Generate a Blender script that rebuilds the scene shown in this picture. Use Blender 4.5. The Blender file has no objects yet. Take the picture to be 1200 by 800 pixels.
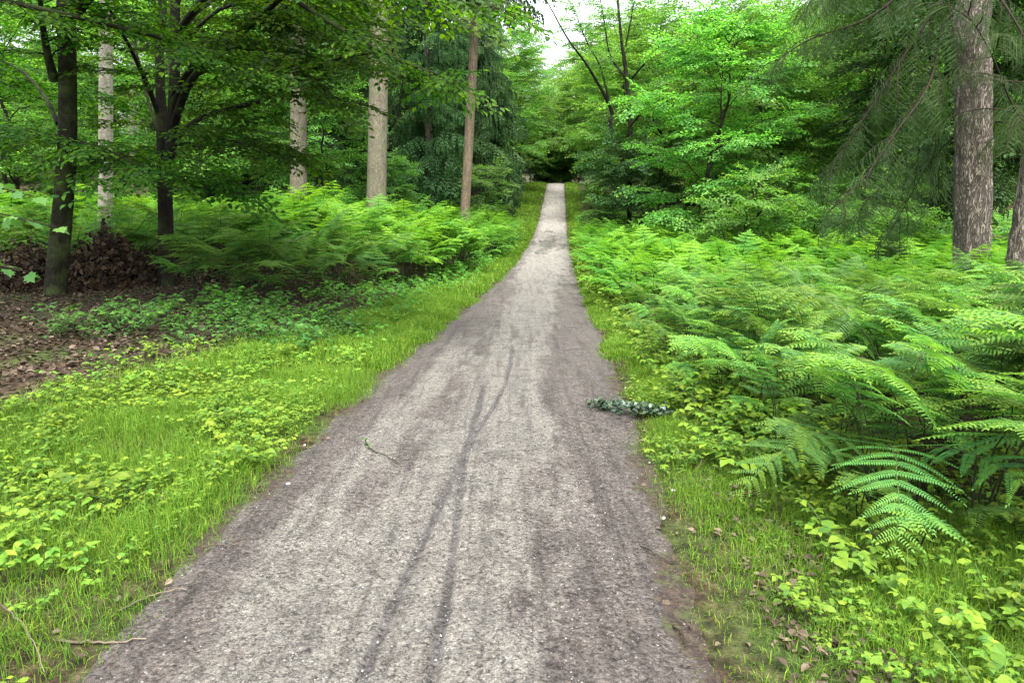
import bpy, math
import numpy as np
from mathutils import Vector, Matrix

scene = bpy.context.scene
COL = scene.collection
R = math.radians
RNG = np.random.default_rng(7)

# ------------------------------------------------------------------ camera
CAM = np.array([0.0, 0.0, 1.7]); FPX = 867.0; PITCH = R(13.0)
cam_d = bpy.data.cameras.new('camera'); cam = bpy.data.objects.new('camera', cam_d); COL.objects.link(cam)
cam.location = CAM; cam.rotation_euler = (math.pi/2 - PITCH, 0, 0)
cam_d.sensor_width = 36; cam_d.sensor_fit = 'HORIZONTAL'; cam_d.lens = 36*FPX/1200
cam_d.clip_start = 0.05; cam_d.clip_end = 2000
scene.camera = cam
CP, SP = math.cos(PITCH), math.sin(PITCH)

def at(px, py, D):
    """world point on the sight line of a pixel of the 1200x800 photograph, D metres ahead"""
    a = (px-600)/FPX; b = (400-py)/FPX
    d = np.array([a, CP + b*SP, -SP + b*CP])
    return CAM + d*(D/d[1])
def xat(px, D):
    return (px-600)/FPX * D * 1.0

# ------------------------------------------------------------------ noise + terrain
def _h(ix, iy, s=0):
    n = (ix.astype(np.int64)*374761393 + iy.astype(np.int64)*668265263 + s*1442695041) & 0x7fffffff
    n = ((n ^ (n >> 13)) * 1274126177) & 0x7fffffff
    return ((n ^ (n >> 16)) & 0xffff)/65535.0
def vnoise(x, y, s=0):
    x = np.asarray(x, float); y = np.asarray(y, float)
    ix = np.floor(x); iy = np.floor(y); fx = x-ix; fy = y-iy
    fx = fx*fx*(3-2*fx); fy = fy*fy*(3-2*fy)
    a = _h(ix, iy, s); b = _h(ix+1, iy, s); c = _h(ix, iy+1, s); d = _h(ix+1, iy+1, s)
    return (a*(1-fx)+b*fx)*(1-fy) + (c*(1-fx)+d*fx)*fy
def fbm(x, y, s=0, o=4):
    t = 0; a = .5; x = np.asarray(x, float); y = np.asarray(y, float)
    for k in range(o):
        t = t + a*vnoise(x, y, s+k*17); x = x*2.03+3.1; y = y*2.03+1.7; a *= .5
    return t/(1-.5**o)
def sst(x, a, b):
    t = np.clip((np.asarray(x, float)-a)/(b-a), 0, 1); return t*t*(3-2*t)

_py = np.array([-60, -10, 0, 3.4, 5.5, 7.5, 13.5, 20.4, 29, 41, 52, 60, 70, 82, 93, 98, 110, 130, 400])
_pz = np.array([.6, .2, .02, 0, -.1, -.24, -.74, -1.28, -1.76, -2.2, -2.3, -2.12, -1.6, -.8, -.02, .1, -.4, -.6, -.6])
_fy = np.linspace(-60, 400, 9201); _fz = np.interp(_fy, _py, _pz)
_k = np.hanning(61); _k /= _k.sum(); _fz = np.convolve(np.pad(_fz, 30, mode='edge'), _k, mode='valid')
def prof(y): return np.interp(y, _fy, _fz)
def cx(y): return -0.55 + 0.0634*np.asarray(y, float)
def gz(x, y):
    x = np.asarray(x, float); y = np.asarray(y, float)
    d = x - cx(y)
    z = prof(y)
    off = sst(np.abs(d), 1.0, 2.2)
    raiseL = np.interp(y, [4, 9, 13, 22, 40, 60, 90], [.02, .22, .36, .85, .9, .6, .2])
    z = z + np.where(d < 0, raiseL*sst(-d, 1.6, 6.0), np.interp(y, [5, 20, 40, 80], [.0, .2, .5, .4])*sst(d, 2.5, 9))
    z = z + off*((fbm(x*.5, y*.5, 3)-.5)*.22 + (fbm(x*2.2, y*2.2, 5)-.5)*.07)
    z = z - .035*(1-sst(np.abs(d), .85, 1.45))
    z = z + sst(np.abs(d), 20, 120)*3
    return z

# ------------------------------------------------------------------ materials
def hexc(h):
    h = h.lstrip('#'); v = [int(h[i:i+2], 16)/255 for i in (0, 2, 4)]
    return tuple(((c/12.92) if c <= .04045 else ((c+.055)/1.055)**2.4) for c in v) + (1,)
def new_mat(name):
    m = bpy.data.materials.new(name); m.use_nodes = True
    nt = m.node_tree; nt.nodes.clear()
    out = nt.nodes.new('ShaderNodeOutputMaterial')
    return m, nt, out
def N(nt, t, **kw):
    n = nt.nodes.new(t)
    for k, v in kw.items(): setattr(n, k, v)
    return n
def ramp(nt, fac, stops, interp='LINEAR'):
    r = N(nt, 'ShaderNodeValToRGB'); e = r.color_ramp.elements; r.color_ramp.interpolation = interp
    while len(e) < len(stops): e.new(.5)
    for i, (p, c) in enumerate(stops): e[i].position = p; e[i].color = c if len(c) == 4 else tuple(c)+(1,)
    if fac is not None: nt.links.new(fac, r.inputs[0])
    return r.outputs[0]
def noise(nt, vec, scale, detail=4, rough=.55, dist=0):
    n = N(nt, 'ShaderNodeTexNoise'); n.inputs['Scale'].default_value = scale; n.inputs['Detail'].default_value = detail
    n.inputs['Roughness'].default_value = rough; n.inputs['Distortion'].default_value = dist
    if vec is not None: nt.links.new(vec, n.inputs['Vector'])
    return n.outputs[0]
def math_(nt, op, a, b=None, c=None, clamp=False):
    n = N(nt, 'ShaderNodeMath', operation=op); n.use_clamp = clamp
    for i, v in enumerate((a, b, c)):
        if v is None: continue
        if isinstance(v, (int, float)): n.inputs[i].default_value = v
        else: nt.links.new(v, n.inputs[i])
    return n.outputs[0]
def mixc(nt, f, a, b, blend='MIX'):
    n = N(nt, 'ShaderNodeMix', data_type='RGBA', blend_type=blend)
    for s, v in ((n.inputs[0], f), (n.inputs[6], a), (n.inputs[7], b)):
        if isinstance(v, (int, float)): s.default_value = v
        elif isinstance(v, tuple): s.default_value = v
        else: nt.links.new(v, s)
    return n.outputs[2]

def leaf_mat(name, cols, trans=.42, rough=.5, spec=.35, tcol=(1.25, 1.25, .55), objvar=.25):
    """cols: three linear colours from old/dark to young/light, spread by the per-leaf attribute"""
    m, nt, out = new_mat(name)
    a = N(nt, 'ShaderNodeAttribute', attribute_name='rnd')
    c = ramp(nt, a.outputs['Fac'], [(0, cols[0]), (.5, cols[1]), (1, cols[2])])
    oi = N(nt, 'ShaderNodeObjectInfo')
    v = math_(nt, 'MULTIPLY_ADD', oi.outputs['Random'], objvar*2, 1-objvar)
    hs = N(nt, 'ShaderNodeHueSaturation'); nt.links.new(c, hs.inputs['Color']); nt.links.new(v, hs.inputs['Value'])
    hv = math_(nt, 'MULTIPLY_ADD', oi.outputs['Random'], .030, .482); nt.links.new(hv, hs.inputs['Hue'])
    p = N(nt, 'ShaderNodeBsdfPrincipled'); nt.links.new(hs.outputs[0], p.inputs['Base Color'])
    p.inputs['Roughness'].default_value = rough; p.inputs['Specular IOR Level'].default_value = spec
    t = N(nt, 'ShaderNodeBsdfTranslucent')
    tc = mixc(nt, 1.0, hs.outputs[0], tuple(tcol)+(1,), 'MULTIPLY'); nt.links.new(tc, t.inputs['Color'])
    mx = N(nt, 'ShaderNodeMixShader'); mx.inputs[0].default_value = trans
    nt.links.new(p.outputs[0], mx.inputs[1]); nt.links.new(t.outputs[0], mx.inputs[2])
    nt.links.new(mx.outputs[0], out.inputs['Surface'])
    return m

def bark_mat(name, c0, c1, c2=None, scale=9, stretch=.18, bump=.6, moss=0.0, rough=.9):
    m, nt, out = new_mat(name)
    tc = N(nt, 'ShaderNodeTexCoord'); mp = N(nt, 'ShaderNodeMapping'); mp.inputs['Scale'].default_value = (1, 1, stretch)
    nt.links.new(tc.outputs['Object'], mp.inputs[0])
    n1 = noise(nt, mp.outputs[0], scale, 6, .65, .4)
    vo = N(nt, 'ShaderNodeTexVoronoi'); vo.feature = 'DISTANCE_TO_EDGE'; vo.inputs['Scale'].default_value = scale*2.2
    nt.links.new(mp.outputs[0], vo.inputs['Vector'])
    crack = ramp(nt, vo.outputs[0], [(0, (0, 0, 0)), (.12, (1, 1, 1))])
    c = ramp(nt, n1, [(.3, c0), (.68, c1)])
    n2 = noise(nt, tc.outputs['Object'], 1.7, 4)
    if c2: c = mixc(nt, ramp(nt, n2, [(.42, (0, 0, 0)), (.62, (1, 1, 1))]), c, c2)
    c = mixc(nt, crack, mixc(nt, .55, c, c0), c)
    if moss > 0:
        n3 = noise(nt, tc.outputs['Object'], 3.1, 5)
        c = mixc(nt, math_(nt, 'MULTIPLY', ramp(nt, n3, [(.45, (0, 0, 0)), (.65, (1, 1, 1))]), moss), c, hexc('#5a6b3a'))
    p = N(nt, 'ShaderNodeBsdfPrincipled'); nt.links.new(c, p.inputs['Base Color'])
    p.inputs['Roughness'].default_value = rough; p.inputs['Specular IOR Level'].default_value = .15
    bh = math_(nt, 'ADD', math_(nt, 'MULTIPLY', crack, .6), n1)
    b = N(nt, 'ShaderNodeBump'); b.inputs['Strength'].default_value = bump; b.inputs['Distance'].default_value = .03
    nt.links.new(bh, b.inputs['Height']); nt.links.new(b.outputs[0], p.inputs['Normal'])
    nt.links.new(p.outputs[0], out.inputs['Surface'])
    return m

def plate_bark(name, c0, c1, c2):
    m, nt, out = new_mat(name)
    tc = N(nt, 'ShaderNodeTexCoord'); mp = N(nt, 'ShaderNodeMapping'); mp.inputs['Scale'].default_value = (1, 1, .22)
    nt.links.new(tc.outputs['Object'], mp.inputs[0])
    n1 = noise(nt, mp.outputs[0], 17, 7, .68, 1.6); n2 = noise(nt, mp.outputs[0], 42, 5, .7, .6); n3 = noise(nt, tc.outputs['Object'], 2.2, 4)
    ridge = math_(nt, 'ABSOLUTE', math_(nt, 'SUBTRACT', n1, .5)); cr = ramp(nt, ridge, [(.0, (0, 0, 0)), (.075, (1, 1, 1))])
    c = ramp(nt, n2, [(.3, c1), (.7, c2)]); c = mixc(nt, ramp(nt, n3, [(.4, (0, 0, 0)), (.65, (.6, .6, .6))]), c, L(.25, .225, .17))
    c = mixc(nt, cr, c0, c)
    p = N(nt, 'ShaderNodeBsdfPrincipled'); nt.links.new(c, p.inputs['Base Color']); p.inputs['Roughness'].default_value = .92; p.inputs['Specular IOR Level'].default_value = .12
    bh = math_(nt, 'ADD', math_(nt, 'MULTIPLY', cr, .8), math_(nt, 'MULTIPLY', n2, .6))
    b = N(nt, 'ShaderNodeBump'); b.inputs['Strength'].default_value = 1; b.inputs['Distance'].default_value = .035
    nt.links.new(bh, b.inputs['Height']); nt.links.new(b.outputs[0], p.inputs['Normal']); nt.links.new(p.outputs[0], out.inputs['Surface'])
    return m

def plain_mat(name, cols, rough=.8, spec=.2, trans=0):
    m, nt, out = new_mat(name)
    a = N(nt, 'ShaderNodeAttribute', attribute_name='rnd')
    n = len(cols)
    c = ramp(nt, a.outputs['Fac'], [(i/(n-1), cols[i]) for i in range(n)])
    tc = N(nt, 'ShaderNodeTexCoord')
    c = mixc(nt, .35, c, ramp(nt, noise(nt, tc.outputs['Object'], 40, 3), [(.3, (.15, .15, .15)), (.7, (1, 1, 1))]), 'MULTIPLY')
    p = N(nt, 'ShaderNodeBsdfPrincipled'); nt.links.new(c, p.inputs['Base Color'])
    p.inputs['Roughness'].default_value = rough; p.inputs['Specular IOR Level'].default_value = spec
    nt.links.new(p.outputs[0], out.inputs['Surface'])
    return m

def L(r, g, b): return (r, g, b, 1)
M = {}
M['bracken'] = leaf_mat('bracken_green', [L(.024, .095, .036), L(.070, .185, .040), L(.185, .315, .036)], .48, .5, .22, objvar=.34)
M['bracken_far'] = leaf_mat('bracken_far_green', [L(.038, .126, .022), L(.084, .205, .026), L(.175, .300, .026)], .5, .55, .10)
M['stalk'] = plain_mat('bracken_stalk', [L(.012, .012, .008), L(.04, .06, .018), L(.07, .17, .03)], .6, .2)
M['weed'] = leaf_mat('weed_leaf', [L(.050, .135, .022), L(.108, .208, .024), L(.205, .300, .028)], .45, .55, .16)
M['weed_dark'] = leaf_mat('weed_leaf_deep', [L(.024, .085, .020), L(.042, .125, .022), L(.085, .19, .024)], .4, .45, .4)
M['weed_shaded'] = leaf_mat('weed_leaf_shaded', [L(.034, .115, .018), L(.062, .175, .020), L(.115, .25, .024)], .42, .5, .2)  # left-side weeds: beech canopy shade put into the leaf colour
M['grass'] = leaf_mat('grass_blade', [L(.048, .130, .018), L(.098, .195, .018), L(.215, .280, .030)], .42, .55, .12, objvar=0)
M['beech'] = leaf_mat('beech_leaf', [L(.022, .080, .012), L(.042, .128, .014), L(.110, .225, .018)], .55, .5, .2, (1.6, 1.7, .4))
M['light'] = leaf_mat('light_leaf', [L(.060, .170, .038), L(.105, .255, .050), L(.185, .340, .068)], .58, .5, .2, (1.4, 1.5, .6))
M['mid'] = leaf_mat('mid_leaf', [L(.050, .145, .036), L(.085, .210, .044), L(.140, .280, .055)], .58, .5, .2, (1.4, 1.5, .55))
M['dark'] = leaf_mat('dark_leaf', [L(.018, .060, .018), L(.032, .095, .026), L(.060, .145, .040)], .44, .5, .16)
M['sycamore'] = leaf_mat('sycamore_leaf', [L(.030, .100, .026), L(.050, .140, .032), L(.080, .185, .036)], .42, .5, .15, (1.1, 1.25, .7))
M['needle'] = leaf_mat('spruce_needle', [L(.016, .044, .014), L(.032, .072, .022), L(.056, .108, .032)], .28, .6, .10, (1.1, 1.2, .6))
M['needle_olive'] = leaf_mat('spruce_needle_olive', [L(.018, .038, .010), L(.034, .068, .016), L(.070, .118, .024)], .3, .6, .25, (1.2, 1.2, .5))
M['dead_leaf'] = leaf_mat('dead_leaf', [L(.020, .014, .009), L(.052, .039, .024), L(.160, .125, .085)], .15, .7, .2, (1.1, .9, .6), 0)
M['dead_dark'] = leaf_mat('dead_leaf_dark', [L(.010, .006, .004), L(.034, .021, .012), L(.110, .075, .045)], .12, .7, .2, (1.1, .9, .6), 0)
M['core_shade'] = plain_mat('heap_core_shade', [L(.006, .004, .003), L(.012, .008, .006)], .95, .05)
M['twig'] = plain_mat('twig_bark', [L(.012, .010, .007), L(.026, .021, .014), L(.055, .046, .032)], .9, .1)
M['dry_twig'] = plain_mat('dry_twig', [L(.05, .038, .028), L(.105, .082, .060), L(.20, .165, .12)], .85)
M['bark_beech'] = bark_mat('beech_bark', L(.007, .006, .005), L(.026, .022, .016), L(.019, .022, .010), 6, .5, .35, .35)
M['bark_dark'] = bark_mat('dark_bark', L(.006, .005, .005), L(.020, .017, .013), None, 8, .4, .4, .2)
M['bark_spruce'] = plate_bark('spruce_bark', L(.060, .050, .042), L(.205, .170, .140), L(.320, .285, .240))
M['bark_pale'] = bark_mat('pale_bark', L(.085, .070, .052), L(.215, .185, .142), L(.155, .145, .105), 11, .22, .8, .3)
M['bark_white'] = bark_mat('white_bark', L(.16, .14, .11), L(.42, .39, .32), L(.30, .28, .22), 6, .6, .4, .1)
M['bark_brown'] = bark_mat('brown_bark', L(.080, .062, .044), L(.215, .165, .115), None, 10, .22, .8, .15)
M['stone'] = plain_mat('pale_stone', [L(.14, .135, .13), L(.25, .245, .23), L(.42, .41, .39)], .7, .3)
M['gravel'] = plain_mat('gravel_chips', [L(.02, .018, .018), L(.09, .085, .08), L(.16, .152, .14), L(.25, .24, .225)], .7, .25)

# ------------------------------------------------------------------ geometry accumulator
class Geo:
    def __init__(s): s.v = []; s.f = []; s.r = []; s.n = 0
    def add(s, v, faces, rnd=.5, mat=0):
        v = np.asarray(v, float).reshape(-1, 3)
        if not isinstance(faces, (list, tuple)): faces = [faces]
        for f in faces:
            f = np.asarray(f, np.int64)
            if f.size: s.f.append((f + s.n, mat))
        s.v.append(v); s.r.append(np.broadcast_to(np.asarray(rnd, float), (len(v),))); s.n += len(v)
    def arrays(s):
        return np.concatenate(s.v), s.f, np.concatenate(s.r)
    def mesh(s, name, mats, smooth=False, origin=None):
        v, fs, r = s.arrays()
        if origin is not None: v = v - np.asarray(origin)
        me = bpy.data.meshes.new(name)
        me.vertices.add(len(v)); me.vertices.foreach_set('co', v.astype(np.float32).ravel())
        loops = np.concatenate([f.ravel() for f, m in fs]).astype(np.int32)
        tot = np.concatenate([np.full(len(f), f.shape[1]) for f, m in fs]).astype(np.int32)
        mi = np.concatenate([np.full(len(f), m) for f, m in fs]).astype(np.int32)
        st = np.concatenate([[0], np.cumsum(tot)[:-1]]).astype(np.int32)
        me.loops.add(len(loops)); me.loops.foreach_set('vertex_index', loops)
        me.polygons.add(len(tot)); me.polygons.foreach_set('loop_start', st); me.polygons.foreach_set('loop_total', tot)
        me.polygons.foreach_set('material_index', mi)
        me.polygons.foreach_set('use_smooth', np.full(len(tot), smooth))
        at_ = me.attributes.new('rnd', 'FLOAT', 'POINT'); at_.data.foreach_set('value', r.astype(np.float32))
        for m in (mats if isinstance(mats, (list, tuple)) else [mats]): me.materials.append(m)
        me.update(calc_edges=True); me.validate()
        return me
    def obj(s, name, mats, parent=None, smooth=False, origin=None):
        o = bpy.data.objects.new(name, s.mesh(name, mats, smooth, origin)); COL.objects.link(o)
        if parent is not None: o.parent = parent
        elif origin is not None: o.location = origin
        return o

def unit(v):
    v = np.asarray(v, float); return v/np.maximum(np.linalg.norm(v, axis=-1, keepdims=True), 1e-9)
def basis(f, u):
    """(n,3,3): columns right, forward, up"""
    f = unit(f); r = unit(np.cross(f, u)); up = np.cross(r, f)
    return np.stack([r, f, up], axis=-1)
def place(geo, tv, tf, tr, pos, Rm, scale, mat=0, jitter=.0, rng=RNG, rnd_off=None):
    """stamp a template (verts, list of face arrays, rnd) many times as real geometry"""
    S = len(pos)
    if S == 0: return
    scale = np.asarray(scale, float)
    if scale.ndim == 0: scale = np.full(S, float(scale))
    sc = scale[:, None, None] if scale.ndim == 1 else scale[:, None, :]
    v = np.einsum('sij,stj->sti', Rm, tv[None]*sc) + np.asarray(pos)[:, None, :]
    T = len(tv); off = (np.arange(S)*T)[:, None, None]
    ro = np.zeros(S) if rnd_off is None else rnd_off
    r = np.clip(tr[None, :] + ro[:, None], 0, 1)
    fs = tf if isinstance(tf, list) else [(tf, mat)]
    base = geo.n
    for k, (f, m) in enumerate(fs):
        geo.f.append(((f[None]+off).reshape(-1, f.shape[1]) + base, m))
    geo.v.append(v.reshape(-1, 3)); geo.r.append(r.ravel()); geo.n += S*T

def tube(geo, pts, rad, k=8, rnd=.5, mat=0, cap=True, disp=None):
    pts = np.asarray(pts, float); n = len(pts); rad = np.broadcast_to(np.asarray(rad, float), (n,))
    t = unit(np.gradient(pts, axis=0))
    ref = np.array([0, 1, 0.]) if abs(t[0][2]) > .7 else np.array([0, 0, 1.])
    a = unit(np.cross(t, ref)); b = np.cross(t, a)
    ang = np.linspace(0, 2*np.pi, k, endpoint=False)
    rr = rad[:, None]*np.ones((n, k))
    if disp is not None: rr = rr + disp(np.arange(n)[:, None], ang[None, :], rad)
    v = pts[:, None, :] + rr[..., None]*(np.cos(ang)[None, :, None]*a[:, None, :] + np.sin(ang)[None, :, None]*b[:, None, :])
    i = np.arange(n-1)[:, None]*k; j = np.arange(k)[None]; j2 = (j+1) % k
    f = np.stack([i+j, i+j2, i+k+j2, i+k+j], -1).reshape(-1, 4)
    fs = [f]
    if cap and k >= 3: fs = [f, (np.arange(k)[None] + (n-1)*k)]
    geo.add(v.reshape(-1, 3), fs, rnd, mat)
def smooth_line(pts, n=24):
    """Catmull-Rom through control points"""
    p = np.asarray(pts, float); p = np.concatenate([[2*p[0]-p[1]], p, [2*p[-1]-p[-2]]])
    out = []; m = len(p)-3
    for u in np.linspace(0, m, n):
        i = min(int(u), m-1); t = u-i; a, b, c, d = p[i:i+4]
        out.append(.5*((2*b)+(-a+c)*t+(2*a-5*b+4*c-d)*t*t+(-a+3*b-3*c+d)*t**3))
    return np.array(out)

def thing(name, label, cat, loc=(0, 0, 0), rz=0, group=None):
    o = bpy.data.objects.new(name, None); COL.objects.link(o); o.empty_display_size = .2
    o.location = tuple(float(c) for c in loc); o.rotation_euler = (0, 0, rz)
    o['label'] = label; o['category'] = cat
    if group: o['group'] = group
    return o
def tag(o, label=None, cat=None, group=None, kind=None):
    for k, v in (('label', label), ('category', cat), ('group', group), ('kind', kind)):
        if v: o[k] = v
    return o
def dup(root, loc, rz=0, sc=1.0, label=None, group=None):
    c = root.copy(); COL.objects.link(c); c.location = tuple(float(q) for q in loc); c.rotation_euler = (0, 0, rz); c.scale = (sc, sc, sc)
    if label: c['label'] = label
    if group: c['group'] = group
    for ch in root.children:
        d = ch.copy(); COL.objects.link(d); d.parent = c
        for g in ch.children:
            e = g.copy(); COL.objects.link(e); e.parent = d
    return c

# ------------------------------------------------------------------ leaf templates
LEAF_V = np.array([[0, 0, 0], [.30, .30, .07], [.27, .66, .05], [0, 1, -.12], [-.27, .66, .05], [-.30, .30, .07]])
LEAF_F = np.array([[0, 1, 2, 3], [0, 3, 4, 5]])
FINE_V = np.array([[0, 0, 0], [0, .25, .01], [0, .5, 0], [0, .78, -.05], [0, 1, -.14],
                   [.27, .2, .06], [.36, .45, .06], [.2, .76, -.01], [-.27, .2, .06], [-.36, .45, .06], [-.2, .76, -.01]])
FINE_T = np.array([[0, 5, 1], [3, 7, 4], [0, 1, 8], [3, 4, 10]])
FINE_Q = np.array([[1, 5, 6, 2], [2, 6, 7, 3], [1, 2, 9, 8], [2, 3, 10, 9]])

def spray_template(seed, leaf=.14, nside=5, lv=LEAF_V, dens=.075, droop=.15, twig=True):
    """a flat leafy twig of unit length along +Y, leaves alternate; returns (verts, [(faces, mat)...], rnd)"""
    rng = np.random.default_rng(seed); g = Geo()
    segs = [(np.zeros(3), np.array([0, 1., 0]), 1.0)]
    for k in range(nside):
        u = .12 + .7*k/max(nside-1, 1) + rng.uniform(-.04, .04); s = 1 if k % 2 else -1
        a = R(rng.uniform(38, 62))
        segs.append((np.array([0, u, -droop*u*u]), np.array([s*math.sin(a), math.cos(a), rng.uniform(-.12, .12)]), (.62-.36*u)*rng.uniform(.8, 1.15)))
    P, F, U = [], [], []
    for o, d, l in segs:
        n = max(3, int(l/dens)); s = 1
        side = np.array([d[1], -d[0], 0])
        for i in range(n):
            t = (i+.6)/n; p = o + d*l*t + np.array([0, 0, -droop*(l*t)**2])
            s = -s; aa = R(rng.uniform(40, 75))
            if i == n-1: aa = R(rng.uniform(-15, 15))
            f = d*math.cos(aa) + side*s*math.sin(aa) + np.array([0, 0, rng.uniform(-.45, .15)])
            P.append(p); F.append(f); U.append([rng.normal(0, .28), rng.normal(0, .28), 1])
        if twig: tube(g, [o, o+d*l*.5+[0, 0, -droop*l*l*.25], o+d*l+[0, 0, -droop*l*l]], [.008, .006, .003], 3, .4, 1, False)
    P = np.array(P); Bm = basis(np.array(F), np.array(U))
    place(g, lv, LEAF_F, np.zeros(len(lv)), P, Bm, leaf*rng.uniform(.7, 1.15, len(P)), 0, rnd_off=rng.beta(2, 2, len(P)))
    return g.arrays()
SPRAY = [spray_template(100+i, .15, 5, dens=.085) for i in range(5)]
SPRAY_BIG = [spray_template(120+i, .24, 4, dens=.14, twig=False) for i in range(5)]

def stamp_sprays(geo, P, F, U, S, rng, temps=SPRAY, mato=0, shift=0.0):
    P, F, U, S = map(np.asarray, (P, F, U, S))
    idx = rng.integers(0, len(temps), len(P)); Bm = basis(F, U)
    ro = rng.normal(shift, .13, len(P))
    for k, (v, fs, r) in enumerate(temps):
        m = idx == k
        if m.any(): place(geo, v, [(f, mm) for f, mm in fs], r, P[m], Bm[m], S[m], rnd_off=ro[m])

def branch_out(limb, r0, rng, twigs, sp, n_sec=7, sec=(.8, 1.8), start=.25, spray_every=.28, size=(.5, .75), droop=.15, flat=.25, lift=.1):
    """secondary branches and sprays along a limb polyline"""
    limb = np.asarray(limb); L_ = np.linalg.norm(np.diff(limb, axis=0), axis=1).sum()
    T = unit(np.gradient(limb, axis=0)); n = len(limb); s = 1
    for k in range(n_sec):
        u = start + (1-start)*(k+rng.uniform(.1, .9))/n_sec
        i = min(int(u*(n-1)), n-1); p = limb[i]; t = T[i]; s = -s
        h = unit(np.array([t[0], t[1], 0])+1e-6); sd = np.array([h[1], -h[0], 0])*s
        d = unit(h*rng.uniform(.2, .9) + sd*rng.uniform(.6, 1) + np.array([0, 0, rng.uniform(-.2, .35)+lift]) + t*.3)
        l = rng.uniform(*sec)*(1.15-.6*u)
        m = 7; q = np.linspace(0, 1, m)[:, None]
        line = p + d*l*q + np.array([0, 0, -droop*l])*q*q + np.cumsum(rng.normal(0, .02*l, (m, 3)), 0)*np.minimum(q*3, 1)
        twigs.append((line, max(r0*.28*(1-.6*u), .006), .003))
        sprays_on(line, rng, sp, spray_every, size, flat)
    sprays_on(limb[int(n*.55):], rng, sp, spray_every*.9, size, flat)
def sprays_on(line, rng, sp, every, size, flat):
    seg = np.linalg.norm(np.diff(line, axis=0), axis=1); l = seg.sum(); c = np.concatenate([[0], np.cumsum(seg)])
    s = 1 if rng.random() < .5 else -1; x = every*rng.uniform(.2, .8)
    T = unit(np.gradient(line, axis=0))
    while x < l:
        p = np.array([np.interp(x, c, line[:, j]) for j in range(3)]); t = T[min(np.searchsorted(c, x), len(T)-1)]
        h = np.array([t[1], -t[0], 0])*s; s = -s
        f = unit(t*rng.uniform(.4, 1) + unit(h+1e-6)*rng.uniform(.3, 1) + np.array([0, 0, rng.uniform(-.35, .15)]))
        sp.append((p, f, [rng.normal(0, flat), rng.normal(0, flat), 1], rng.uniform(*size))); x += every*rng.uniform(.7, 1.3)
    sp.append((line[-1], unit(T[-1]+[0, 0, -.15]), [rng.normal(0, flat), rng.normal(0, flat), 1], rng.uniform(*size)))

def bark_disp(seed, amt=.12):
    def f(i, a, rad):
        return rad[:, None]*amt*(fbm(np.cos(a)*3+i*.06+seed, np.sin(a)*3+seed*.7+i*.05, seed)-.5)*2
    return f
def trunk_geo(pts, rad, k=14, seed=1, n=40, amt=.12):
    g = Geo(); p = smooth_line(pts, n); r = np.interp(np.linspace(0, 1, n), np.linspace(0, 1, len(rad)), rad)
    tube(g, p, r, k, .5, 0, True, bark_disp(seed, amt)); return g, p

def leafy_tree(seed, H=14, base=2.0, spread=4.0, n_limb=14, leaf='mid', bark='bark_dark', r0=.16, n_sec=6, size=(.7, 1.0),
               temps=SPRAY, root=None, name='tree', label='', cat='tree', loc=(0, 0, 0), group=None, stems=1, every=.38, lean=(0, 0), shape='round', droop=.12, show_limbs=5):
    rng = np.random.default_rng(seed)
    t = thing(name, label, cat, loc, 0, group)
    tg = Geo(); twigs = []; sp = []; limbs = []
    for st in range(stems):
        a = rng.uniform(0, 6.28); off = np.array([math.cos(a), math.sin(a), 0])*(.0 if stems == 1 else .14)
        ln = np.array([lean[0], lean[1], 0]) + (0 if stems == 1 else 1)*np.array([math.cos(a), math.sin(a), 0])*rng.uniform(.4, 1.2)
        zz = np.linspace(-.25, H*rng.uniform(.88, 1), 9)
        pts = np.stack([off[0]+ln[0]*(zz/H)**1.3 + rng.normal(0, .08, 9)*np.minimum(zz, 2).clip(0), off[1]+ln[1]*(zz/H)**1.3 + rng.normal(0, .08, 9)*np.minimum(zz, 2).clip(0), zz], 1)
        rs = r0*(1 if st == 0 else .7); rad = rs*np.array([1.5, 1.05, .92, .82, .7, .55, .4, .22, .06])
        g, p = trunk_geo(pts, rad, 10, seed+st, 36)
        v, fs, r = g.arrays(); tg.add(v, [f for f, m in fs], r)
        for k in range(n_limb//stems):
            u = (k+.5)/(n_limb//stems); z = base + (H*.97-base)*u**.9
            i = np.searchsorted(p[:, 2], z).clip(1, len(p)-1); o = p[i]
            az = k*2.4+rng.uniform(-.4, .4)+st*1.3
            if shape == 'round': w = math.sin(math.pi*min(max(.16+.8*u, 0), 1))**.7
            elif shape == 'cone': w = 1.05-.85*u
            else: w = .55+.45*math.sin(math.pi*u)
            l = spread*w*rng.uniform(.75, 1.15); el = R(rng.uniform(5, 30)+35*u)
            d = np.array([math.cos(az)*math.cos(el), math.sin(az)*math.cos(el), math.sin(el)])
            q = np.linspace(0, 1, 9)[:, None]
            line = o + d*l*q + np.array([0, 0, -droop*l])*q**2.2 + np.cumsum(rng.normal(0, .025*l, (9, 3)), 0)*np.minimum(q*4, 1)
            rb = max(rs*.42*(1-.7*u), .02); limbs.append((line, rb))
            branch_out(line, rb, rng, twigs, sp, n_sec, (.35*l, .6*l), .22, every, size, droop, .3)
    tg.obj('trunk', M[bark], t, True)
    limbs.sort(key=lambda q: q[0][0][2])
    for line, rb in limbs[:show_limbs]:
        g = Geo(); tube(g, line, np.linspace(rb, rb*.25, len(line)), 6); g.obj('limb', M[bark], t, True)
    cg = Geo()
    for line, rb in limbs[show_limbs:]: tube(cg, line, np.linspace(rb, rb*.25, len(line)), 5, .3, 1)
    for line, a, b in twigs: tube(cg, line, np.linspace(a, b, len(line)), 3, .4, 1, False)
    P, F, U, S = zip(*sp); stamp_sprays(cg, P, F, U, S, rng, temps)
    cg.obj('crown', [M[leaf], M['twig']], t)
    return t

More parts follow.
